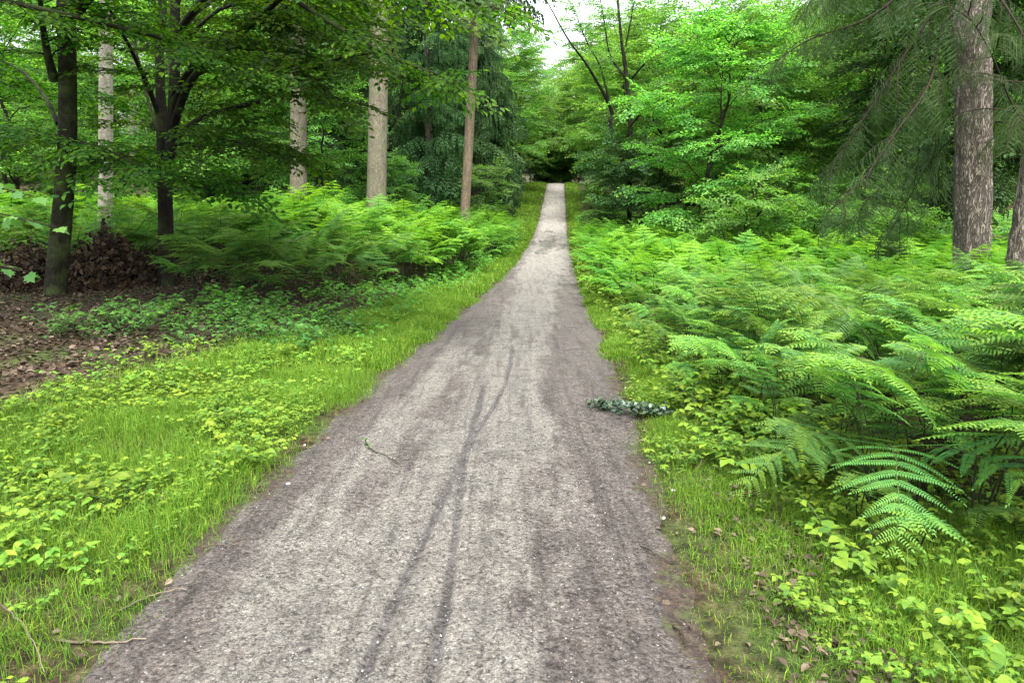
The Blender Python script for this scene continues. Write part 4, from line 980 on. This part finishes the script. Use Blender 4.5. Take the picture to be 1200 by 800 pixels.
for k, (px, D, wd, lab) in enumerate(((300, 44, 9, 'dim brown trunk deep in the shade right of the forked beech'), (322, 40, 7, 'thin dim trunk beside the half hidden pale trunk'), (275, 47, 8, 'dim trunk at the back directly above the brown bracken'), (405, 46, 8, 'dim trunk in the gloom left of the thickest pale trunk'), (500, 44, 6, 'thin grey trunk in the gloom between the pale and the leaning trunk'))):
    tall_trunk('spruce_tree', lab, px, D, wd, 'bark_dark', 18, rng.uniform(-4, 4), 76+k, 7)

# ------------------------------------------------------------------ brash heap, dead bracken
def heap(name, label, cat, c0, rx, ry, h, n_leaf, n_stick, seed, mats, leafsz, sticks_up=.5):
    rg = np.random.default_rng(seed); c0 = np.array([c0[0], c0[1], gz(c0[0], c0[1])]); t = thing(name, label, cat, c0)
    for k in range(n_stick):
        a = rg.uniform(0, 6.28); d = np.array([math.cos(a)*rx*.8, math.sin(a)*ry*.8, rg.uniform(.1, sticks_up)*h*1.6]); m = 8; q = np.linspace(0, 1, m)[:, None]
        o = c0+[rg.normal(0, rx*.35), rg.normal(0, ry*.35), 0]
        ln = o+d*q*rg.uniform(.8, 1.5)+np.cumsum(rg.normal(0, .03, (m, 3)), 0); g = Geo(); tube(g, ln, np.linspace(.022, .005, m)*rg.uniform(.5, 1.3), 5, rg.random()); g.obj('stick', M['twig'], t, False, c0)
    a = rg.uniform(0, 6.28, n_leaf); r = rg.random(n_leaf)**.5; z = h*(1-r**1.6)*rg.uniform(.35, 1.05, n_leaf)+.03
    lump = .7+.6*fbm(np.cos(a)*2+r*2+seed, np.sin(a)*2, seed)
    P = np.stack([c0[0]+np.cos(a)*r*rx*lump, c0[1]+np.sin(a)*r*ry*lump, c0[2]+z*lump], 1)
    f = rg.normal(0, 1, (n_leaf, 3))+[0, 0, -.9]; u = np.stack([np.cos(a), np.sin(a)-.3, .8+0*a], 1)+rg.normal(0, .4, (n_leaf, 3))
    g = Geo(); place(g, LEAF_V*[1, 1, 1.5], [(LEAF_F, 0)], np.zeros(6), P, basis(f, u), rg.uniform(*leafsz, n_leaf), rnd_off=rg.beta(1.6, 2, n_leaf)); g.obj('dead_leaves', M[mats], t, False, c0)
    # near-black core: shade of the hollow inside the heap, put in as colour
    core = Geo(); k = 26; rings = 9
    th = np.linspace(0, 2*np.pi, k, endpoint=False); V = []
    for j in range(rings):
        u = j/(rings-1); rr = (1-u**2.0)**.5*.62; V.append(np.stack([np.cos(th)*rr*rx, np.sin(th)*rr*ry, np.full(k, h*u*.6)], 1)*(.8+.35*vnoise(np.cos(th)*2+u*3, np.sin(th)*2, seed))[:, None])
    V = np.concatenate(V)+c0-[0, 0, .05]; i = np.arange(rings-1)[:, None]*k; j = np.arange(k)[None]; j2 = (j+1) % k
    core.add(V, np.stack([i+j, i+j2, i+k+j2, i+k+j], -1).reshape(-1, 4), .2); core.obj('shade_core', M['core_shade'], t, True, c0)
    return t
q = at(118, 330, 12.9); heap('brash_heap', 'tall heap of dead brown branches and leaves between the two dark beeches', 'brash heap', (q[0], q[1]+.3), 1.0, .8, 1.05, 3200, 60, 81, 'dead_dark', (.07, .13))
q = at(20, 340, 12.6); heap('brash_heap', 'lower dark heap of dead leaves left of the thick beech trunk', 'brash heap', (q[0], q[1]+.4), 1.0, .8, .8, 2200, 16, 82, 'dead_dark', (.07, .12))
q = at(255, 318, 14.2); heap('dead_bracken', 'mound of collapsed rusty brown bracken right of the forked beech', 'dead bracken', (q[0], q[1]), 1.0, .6, .6, 2600, 12, 83, 'dead_leaf', (.05, .10), .3)

# ------------------------------------------------------------------ right: the big spruce and its neighbour
SBR_NEAR = [spruce_branch(340+i, hang=.42, w=.011, step=.013, nb=30) for i in range(4)]
def near_spruce(label, base, tops, rad, seed, boughs, n_auto, auto_low):
    rg = np.random.default_rng(seed); base = np.asarray(base, float); t = thing('spruce_tree', label, 'tree', base)
    g = Geo(); n = 150; p = smooth_line(tops, n); r = np.interp(np.linspace(0, 1, n), np.linspace(0, 1, len(rad)), rad)
    def dsp(i, a, rd):
        x = a*7/6.283*3; return rd[:, None]*(.16*(fbm(np.cos(a)*9+i*.02, np.sin(a)*9+i*.015, seed, 3)-.5)+.12*(vnoise(np.cos(a)*4+50, i*.45+np.sin(a)*4, seed+4)-.5))
    tube(g, p, r, 64, .5, 0, True, dsp); g.obj('trunk', M['bark_spruce'], t, True, base)
    for ln, r0, L_ in boughs:
        g = Geo(); tube(g, ln, np.linspace(r0, r0*.2, len(ln)), 6); g.obj('bough', M['twig'], t, True, base)
    cg = Geo(); P, F, U, S = [], [], [], []
    for ln, r0, L_ in boughs:
        ln = np.asarray(ln); T = unit(np.gradient(ln, axis=0)); n = len(ln); cnt = int(L_*6.5); s = 1
        for k in range(cnt):
            u = .12+.88*(k+rg.random())/cnt; i = min(int(u*(n-1)), n-1); s = -s; h = unit(np.array([T[i][1], -T[i][0], 0]))*s
            P.append(ln[i]); F.append(unit(T[i]*rg.uniform(.5, 1)+h*rg.uniform(.2, .8)+[0, 0, rg.uniform(-.75, -.1)])); U.append([rg.normal(0, .2), rg.normal(0, .2), 1]); S.append(rg.uniform(.5, 1.15)*(1.1-.3*u))
    for k in range(n_auto):
        z = auto_low+(p[-1, 2]-base[2]-auto_low)*(k/n_auto)**.9; i = np.searchsorted(p[:, 2], base[2]+z).clip(0, n-1 if n < len(p) else len(p)-1); az = rg.uniform(0, 6.28)
        l = 3.3*(1-.75*z/14)*rg.uniform(.7, 1.15); P.append(p[i]); F.append([math.cos(az), math.sin(az), rg.uniform(-.5, -.05)]); U.append([0, 0, 1]); S.append(l)
    P, F, U, S = map(np.array, (P, F, U, S)); Bm = basis(F, U); idx = rg.integers(0, 4, len(P)); ro = rg.normal(0, .14, len(P)); big = S > 1.5
    for k in range(4):
        for src, q in ((SBR_NEAR[k], (idx == k) & ~big), (SBR[k % 3], (idx == k) & big)):
            if q.any(): place(cg, src[0], src[1], src[2], P[q], Bm[q], S[q], rnd_off=ro[q])
    cg.obj('crown', [M['needle_olive'], M['twig']], t, False, base)
    return t
def bough(pts, r0, n=20):
    ln = line_px(pts, n); return (ln, r0, np.linalg.norm(np.diff(ln, axis=0), axis=1).sum())
D5 = 12.9; b5 = at(1138, 345, D5); b5[2] = gz(b5[0], D5)-.05
near_spruce('thick plated spruce trunk with long drooping needle boughs on the right', b5,
    [b5-[0, 0, .3], at(1138, 320, D5), at(1140, 200, D5), at(1141, 100, D5), at(1143, 0, D5), b5+[.1, .1, 8], b5+[.1, 0, 15]], [.36, .29, .275, .265, .255, .2, .03], 91,
    [bough([(1128, -70, 12.8), (1080, -30, 12.3), (1020, 20, 11.7), (950, 46, 11.2), (905, 75, 11)], .030),
     bough([(1128, 5, 12.8), (1105, 30, 12.5), (1095, 80, 12.2), (1080, 115, 11.9), (1050, 155, 11.5), (1015, 205, 11.2), (975, 245, 11.0)], .026),
     bough([(1130, -40, 12.8), (1090, 20, 12.6), (1050, 80, 12.4), (1005, 150, 12.2), (960, 215, 12.1)], .028),
     bough([(1128, -110, 12.8), (1060, -80, 11.8), (1000, -40, 11), (950, 0, 10.4)], .030),
     bough([(1130, 60, 13), (1100, 115, 13.4), (1065, 180, 13.8), (1030, 220, 14.2), (1000, 255, 14.4)], .024),
     bough([(1150, 90, 13), (1175, 95, 13), (1215, 98, 13), (1260, 110, 13)], .022),
     bough([(1152, 140, 13.1), (1180, 145, 13.4), (1220, 150, 13.6)], .020),
     bough([(1150, -30, 12.6), (1180, 10, 12), (1210, 60, 11.5), (1240, 110, 11)], .026),
     bough([(1130, 150, 13.1), (1090, 190, 14), (1050, 260, 14.8), (1020, 310, 15.2)], .02)], 60, 5.0)
D6 = 11.2; b6 = at(1190, 355, D6); b6[2] = gz(b6[0], D6)-.05
near_spruce('leaning plated spruce trunk cut off by the right edge of the picture', b6,
    [b6-[0, 0, .3], at(1196, 330, D6), at(1206, 260, D6), at(1216, 190, D6), at(1240, 60, D6), b6+[1.6, .1, 7], b6+[2.4, 0, 12]], [.30, .24, .22, .21, .20, .15, .03], 92,
    [bough([(1215, 150, 11.2), (1190, 130, 11), (1160, 60, 10.8), (1130, 10, 10.6)], .02)], 40, 5.5)

# ------------------------------------------------------------------ right: broadleaved trees along the track
def on(px, D, extra=0): 
    x = at(px, 250, D)[0]; return (x, D, float(gz(x, D))-.05)
BANK = 'broadleaved trees on the right bank'
leafy_tree(201, 8.0, .6, 2.7, 26, 'light', 'bark_beech', .085, 7, (.6, .9), name='alder_tree', label='twin stemmed tree with a tall pale green crown rising from the bracken', loc=on(815, 25), stems=2, every=.36, show_limbs=5)
leafy_tree(202, 4.6, .3, 2.5, 24, 'dark', 'bark_dark', .05, 6, (.6, .9), name='holly_bush', label='dense dark green bush at the trackside beneath the leaning tree', cat='bush', loc=on(735, 36), every=.3, show_limbs=2, shape='dome')
# the leaning sparse tree: limbs as in the photo
b7 = np.array(on(738, 38)); dd = 38
main_tree('alder_tree', 'crooked dark limbed tree leaning over the track with a thin crown', b7,
    [([b7-[0, 0, .2], at(736, 215, dd), at(716, 150, dd), at(716, 128, dd), at(690, 80, dd-1), at(665, 45, dd-2), at(640, 0, dd-3)], [.14, .12, .11, .09, .06, .04, .02]),
     ([at(738, 230, dd), at(739, 160, dd), at(734, 90, dd), at(728, 45, dd), at(722, -20, dd), at(716, -70, dd)], [.12, .10, .10, .07, .05, .02])],
    [(line_px([(716, 130, dd), (704, 80, dd), (688, 50, dd), (672, 10, dd)]), .06), (line_px([(732, 90, dd), (715, 65, dd), (708, 25, dd), (700, -20, dd)]), .06),
     (line_px([(733, 55, dd), (740, 20, dd), (748, -30, dd)]), .05), (line_px([(738, 95, dd), (765, 60, dd-1), (780, 10, dd-1)]), .05), (line_px([(737, 150, dd), (760, 120, dd-1.5), (775, 90, dd-2)]), .05)],
    44, 'bark_dark', 'mid', None, 9, (1.0, 2.2), (.6, .9), .36, 0, 12)
specs = [  # px, D, seed-kind, H, label
    (770, 43, 'light', 10.9, 1.0, 4.2, 'tall pale green tree behind the twin stemmed tree'),
    (850, 46, 'mid', 11.2, 1.0, 5.0, 'broad mid green tree behind the bright gap on the right bank'),
    (925, 52, 'light', 12.5, .8, 5.0, 'yellow-green tree glowing in the gap left of the spruce boughs'),
    (985, 44, 'light', 14, .6, 4.5, 'bright leafy tree seen through the spruce boughs'),
    (905, 33, 'light', 8, .3, 3.0, 'small bright rounded tree at the back of the bracken bed'),
    (1010, 30, 'mid', 8, .3, 3.2, 'leafy tree low behind the drooping spruce boughs'),
    (1085, 23, 'dark', 10, .3, 3.6, 'dark broad leaved tree just left of the thick spruce trunk'),
    (1185, 20, 'dark', 10, .3, 3.6, 'dark broad leaved tree between the two plated trunks'),
    (1060, 36, 'mid', 13, .4, 4.5, 'mid green tree in the back behind the thick spruce trunk'),
    (1150, 31, 'mid', 12, .4, 4.5, 'mid green tree at the back near the right edge'),
    (728, 58, 'light', 14, .5, 4.0, 'bright hornbeam leaning over the far right verge'),
    (716, 76, 'light', 15, .5, 4.6, 'pale tree beside the top of the rise on the right'),
    (735, 66, 'mid', 12.5, .8, 5.0, 'tall green tree behind the leaning tree'),
    (800, 70, 'light', 13, 1, 6.0, 'far pale tree crowning the right bank'),
    (612, 84, 'light', 13, .5, 4.0, 'bright tree beside the top of the rise on the left'),
    (588, 72, 'mid', 15, .5, 4.6, 'green tree at the far left verge behind the spruces'),
]
specs += [(870, 30, 'light', 8.5, .3, 2, 'pale green young tree right behind the twin stemmed tree'), (940, 40, 'light', 10.5, .3, 2, 'bright young tree in the gap at the back'), (835, 38, 'mid', 10, .3, 2, 'mid green tree filling the back of the bracken bed'), (735, 64, 'light', 10, .3, 2, 'bright bushy tree on the far right verge'), (606, 104, 'light', 14, .5, 6, 'tallest pale tree beyond the rise left of the track end'), (655, 126, 'light', 17, .5, 6, 'tall green tree straight beyond the end of the track'), (690, 100, 'light', 16, .5, 6, 'tall pale tree beyond the rise right of the track end'), (725, 92, 'light', 16, .5, 6, 'tall pale tree behind the crooked leaning tree'), (598, 92, 'mid', 16, .5, 5, 'tall green tree behind the furthest spruce'), (655, 70, 'light', 0, 0, 0, '')][:9]
protos = {}
for k, (px, D, leaf, H, cb, spd, lab) in enumerate(specs):
    key = (leaf, H < 11)
    if key not in protos:
        H0 = 9 if H < 11 else 15
        protos[key] = (leafy_tree(220+k, H0, .2 if H < 11 else .4, 3.3 if H < 11 else 4.8, 28, leaf, 'bark_dark', .10 if H < 11 else .14, 6, (.75, 1.1) if H < 11 else (.95, 1.4), name='broadleaf_tree', label=lab, loc=on(px, D), group=BANK, every=.34 if H < 11 else .42, show_limbs=3, shape='dome'), H0)
        o = protos[key][0]; o.scale = (H/H0,)*3
    else:
        p_, H0 = protos[key]; dup(p_, on(px, D), k*1.7, H/H0, lab, BANK)

# ------------------------------------------------------------------ left: dark spruces and understorey
SPG = 'dark spruces on the left bank'
s1 = spruce(401, 17, .8, 3.4, 'spruce_tree', 'dark drooping spruce beside the leaning brown trunk', on(558, 46), SPG)
s2 = spruce(402, 15, .9, 3.0, 'spruce_tree', 'dark spruce with bare dead lower branches behind the thickest pale trunk', on(505, 37), SPG, dead=16)
for k, (px, D, sc, lab) in enumerate(((572, 60, 1.05, 'furthest dark spruce touching the left verge of the track'), (530, 55, 1.1, 'dark spruce filling the gap behind the leaning brown trunk'), (470, 42, 1.1, 'dark spruce just right of the thickest pale trunk'), (430, 50, 1.2, 'dark spruce directly behind the thickest pale trunk'), (385, 46, 1.1, 'dark spruce between the two grey trunks'), (335, 52, 1.2, 'dark spruce behind the half hidden grey trunk'), (270, 48, 1.1, 'dark spruce behind the fan of beech limbs'), (215, 55, 1.2, 'dark spruce in the gloom behind the forked beech'), (640, 112, .9, 'dark spruce closing the view where the track tops the rise'), (1130, 42, 1.1, 'dark spruce far behind the thick plated trunk'))):
    dup((s1, s2)[k % 2], on(px, D), k*1.3+.4, sc, lab, SPG)
UND = 'understorey trees in the left wood'
u1 = leafy_tree(251, 6.5, .3, 2.6, 18, 'mid', 'bark_dark', .07, 5, (.7, 1.0), name='understorey_tree', label='low bluish green tree left of the thickest pale trunk', loc=on(385, 31), group=UND, every=.36, show_limbs=2, shape='dome')
u2 = leafy_tree(252, 9, .6, 3.4, 20, 'light', 'bark_dark', .09, 6, (.8, 1.1), name='understorey_tree', label='light green tree in the clearing behind the forked beech', loc=on(240, 30), group=UND, every=.40, show_limbs=2, shape='dome')
for k, (px, D, sc, lab) in enumerate(((22, 28, 1.0, 'light green tree behind the thick dark beech trunk'), (150, 36, 1.15, 'light green tree behind the whitish trunks'), (15, 36, 1.2, 'light green tree at the far left edge of the wood'), (300, 36, .95, 'leafy young tree under the hanging beech leaves'), (100, 42, 1.4, 'tall leafy tree deep in the left wood'), (200, 42, 1.4, 'tall leafy tree beyond the clearing on the left'), (345, 38, 1.0, 'low leafy tree at the foot of the half hidden grey trunk'), (570, 36, .55, 'small leafy bush at the foot of the dark spruces'), (455, 33, .5, 'small leafy bush to the right of the thickest pale trunk'))):
    dup((u2, u2, u2, u1, u2, u2, u1, u1, u1)[k], on(px, D), k*1.9, sc, lab, UND)
# bushes on the right bank
bs = leafy_tree(261, 2.2, .15, 1.5, 14, 'light', 'bark_dark', .03, 5, (.5, .75), name='hazel_bush', label='bright yellow-green bush behind the bracken bed right of the twin stems', cat='bush', loc=on(880, 21), group='bushes on the right bank', every=.26, show_limbs=1, shape='dome')
for k, (px, D, sc, lab) in enumerate(((960, 22, .9, 'bright low bush in the gap under the spruce boughs'), (845, 23, .8, 'bright low bush at the foot of the twin stemmed tree'), (702, 62, .9, 'round green bush beside the far right verge'), (694, 74, .8, 'small round bush by the top of the rise'), (712, 50, 1.0, 'green bush at the trackside before the dark holly'), (920, 27, 1.0, 'bright bush at the back of the bracken bed'), (1040, 19, .8, 'low bush in the shade by the thick spruce trunk'), (622, 105, 2.6, 'bush straight beyond the rise left of the track end'), (650, 108, 2.9, 'bush directly behind the end of the track'), (678, 105, 2.4, 'bush straight beyond the rise right of the track end'))):
    dup(bs, on(px, D), k*2.1, sc, lab, 'bushes on the right bank')

# ------------------------------------------------------------------ the wood beyond
def tree_arr(seed, leaf_temps, H, spd, n):
    rg = np.random.default_rng(seed); P, F, U, S = [], [], [], []
    for k in range(n):
        u = rg.random(); z = .05*H+.95*H*u; a = rg.uniform(0, 6.28); r = spd*math.sin(math.pi*min(.12+.86*u, 1))**.6*rg.uniform(.45, 1)
        P.append([math.cos(a)*r, math.sin(a)*r, z]); F.append([math.cos(a), math.sin(a), rg.uniform(-.5, .3)]); U.append([rg.normal(0, .3), rg.normal(0, .3), 1]); S.append(rg.uniform(1.2, 2.0))
    return P, F, U, S
g = Geo(); rng = np.random.default_rng(77); ro = []
spots = []
for k in range(120):
    D = rng.uniform(58, 125); px = rng.uniform(-150, 1350)
    x = at(px, 250, D)[0]; d = x-cx(D)
    if D < 104 and -9 < d < 9: continue
    spots.append((x, D))
spots += [(x, 118+abs(x)*.1) for x in np.arange(-22, 36, 4.0)]
for x, D in spots:
    px_ = 600+x/D*FPX; Hm = (1.7+(.165 if 600 < px_ < 900 else .4)*D-float(gz(x, D))); P, F, U, S = tree_arr(int(rng.integers(1e6)), SPRAY_BIG, min(rng.uniform(12, 19), Hm*rng.uniform(.8, 1.05)), rng.uniform(3.5, 5.5), 330)
    P = np.array(P)+[x, D, float(gz(x, D))]; stamp_sprays(g, P, F, U, S, rng, SPRAY_BIG, shift=rng.normal(0, .15))
tag(g.obj('distant_woods', [M['mid'], M['twig']]), kind='stuff')
# undergrowth on the shaded forest floor
g = Geo(); P = []
for k in range(2600):
    D = rng.uniform(18, 60); x = at(rng.uniform(-60, 1260), 250, D)[0]
    if -5.5 < x-cx(D) < 4.5 or (x < 0 and D < 24 and x > -17): continue
    if x > 0 and x < 8 and D < 24: continue
    P.append((x, D, float(gz(x, D))+rng.uniform(.1, .5)))
P = np.array(P); a = rng.uniform(0, 6.28, len(P)); stamp_sprays(g, P, np.stack([np.cos(a), np.sin(a), rng.uniform(-.1, .6, len(a))], 1), rng.normal(0, .3, (len(P), 3))+[0, 0, 1], rng.uniform(.7, 1.3, len(P)), rng, SPRAY_BIG)
tag(g.obj('undergrowth', [M['mid'], M['twig']]), kind='stuff')

# ------------------------------------------------------------------ small things on the track
def stick(label, pts, r0, mat='dry_twig', name='stick', leaves=0, lift=.012):
    W = []
    for px, py in pts:
        b = (400-py)/FPX; k = -SP+b*CP; D = 3.0
        for _ in range(40): D = D+.5*((prof(D)-1.7)/k*(CP+b*SP)-D)
        x = (px-600)/FPX*D/(CP+b*SP); W.append([x, D, max(float(path_z(x, D)) if abs(x-cx(D)) < 1.3 else -9, float(gz(x, D)))+lift])
    W = np.array(W); o = W[0].copy(); t = thing(name, label, 'twig', o); g = Geo(); ln = smooth_line(W, 14); ln += np.random.default_rng(len(label)).normal(0, .004, ln.shape)
    tube(g, ln, np.linspace(r0, r0*.45, 14), 5, np.linspace(.2, .8, 14).repeat(5)); g.obj('shaft', M[mat], t, False, o)
    if leaves:
        rg = np.random.default_rng(3); gl = Geo(); Pp = np.repeat(ln[:5], leaves, 0); n = len(Pp)
        place(gl, LEAF_V, [(LEAF_F, 0)], np.zeros(6), Pp+[0, 0, .006], basis(rg.normal(0, 1, (n, 3))*[1, 1, .2], rg.normal(0, .4, (n, 3))+[0, 0, 1]), rg.uniform(.012, .024, n), rnd_off=rg.random(n)); gl.obj('foliage', M['weed_dark'], t, False, o)
    return t
stick('thin curved twig with a green tip lying on the left half of the track', [(428, 518), (436, 530), (455, 538), (476, 551)], .0042, 'twig', leaves=4)
stick('pale straight stick lying at the lower left edge of the track', [(70, 751), (120, 750), (172, 748)], .006)
stick('greenish yellow bent stem at the left edge of the track', [(140, 712), (168, 700), (190, 692), (216, 690)], .005, 'dry_twig')
stick('short pale straw across the left track edge above the bent stem', [(252, 641), (272, 640), (290, 637)], .003)
stick('dry arching grass stalk in the lower left corner', [(2, 726), (22, 742), (42, 768), (52, 800)], .003, 'dry_twig', lift=.06)
stick('dark little twig on the brown soil at the right of the track', [(752, 640), (766, 648), (786, 657)], .004, 'twig')
stick('short dark twig near the lower right track edge', [(790, 730), (800, 745), (806, 756)], .004, 'twig')
# fallen leafy branch
def ground_pt(px, py):
    b = (400-py)/FPX; k = -SP+b*CP; D = 3.0
    for _ in range(40): D = D+.5*((prof(D)-1.7)/k*(CP+b*SP)-D)
    return np.array([(px-600)/FPX*D/(CP+b*SP), D, 0.])
e0, e1 = ground_pt(692, 480), ground_pt(782, 487)
for e in (e0, e1): e[2] = prof(e[1])+.02
o = (e0+e1)/2; o[2] -= .02; t = thing('fallen_branch', 'fallen leafy branch with dark and silvery leaves on the right track edge', 'branch', o)
rng = np.random.default_rng(95); q = np.linspace(0, 1, 12)[:, None]; ln = e0+(e1-e0)*q+np.array([0, .05, .02])*np.sin(q*3.1)
g = Geo(); tube(g, ln, np.linspace(.004, .009, 12), 6); g.obj('branch_stem', M['twig'], t, False, o)
for nm, n, mt in (('dark_leaves', 300, 'dark_wilt'), ('silvery_leaves', 36, 'silver_wilt')):
    if nm == 'dark_leaves': M[mt] = leaf_mat('wilted_dark_leaf', [L(.010, .022, .014), L(.022, .045, .026), L(.05, .085, .040)], .15, .5, .2, objvar=0)
    else: M[mt] = leaf_mat('leaf_underside', [L(.06, .09, .08), L(.12, .16, .145), L(.20, .24, .19)], .15, .6, .15, objvar=0)
    u = rng.beta(1.3, 1.1, n) if nm == 'dark_leaves' else rng.beta(2.2, 1.2, n)
    P = e0+(e1-e0)*u[:, None]+np.stack([rng.normal(0, .02, n), rng.normal(0, .065, n)*(1-.5*abs(u-.5)), .012+.04*rng.random(n)+.01*(nm != 'dark_leaves')], 1)
    g = Geo(); place(g, LEAF_V, [(LEAF_F, 0)], np.zeros(6), P, basis(rng.normal(0, 1, (n, 3))*[1, 1, .3], rng.normal(0, .5, (n, 3))+[0, 0, 1]), rng.uniform(.03, .05, n), rnd_off=rng.random(n)); g.obj(nm, M[mt], t, False, o)
# pale pebbles and petals along the verges
SB = [Geo() for _ in range(3)]
PEB = []
for k in range(3):
    gg = Geo(); v, fs = blob(900+k, 9); gg.add(v, fs, .75); PEB.append(gg.mesh('pebble', M['stone'], True))
for k, (px, py, s, lab) in enumerate(((338, 566, .016, 'single pale stone where the left verge meets the track'), (357, 518, .014, 'pale stone in the grass above the left track edge'), (757, 513, .016, 'pale stone on the right track edge below the fallen branch'), (761, 539, .017, 'second pale stone on the right track edge'), (795, 527, .020, 'pale stone in the grass at the right edge of the track'), (789, 571, .018, 'flat pale stone on the soil at the right track edge'), (733, 452, .014, 'pale stone on the right track edge above the fallen branch'), (904, 604, .015, 'pale stone in the grass of the right verge'), (778, 602, .016, 'long grey stone on the right track edge'))):
    q = ground_pt(px, py); q[2] = float(path_z(q[0], q[1]) if abs(q[0]-cx(q[1])) < 1.1 else gz(q[0], q[1]))
    ob = bpy.data.objects.new('pebble', PEB[k % 3]); COL.objects.link(ob); ob.location = q; ob.scale = (s, s*.8, s*.9); ob.rotation_euler = (0, 0, k*1.3); tag(ob, lab, 'stone')
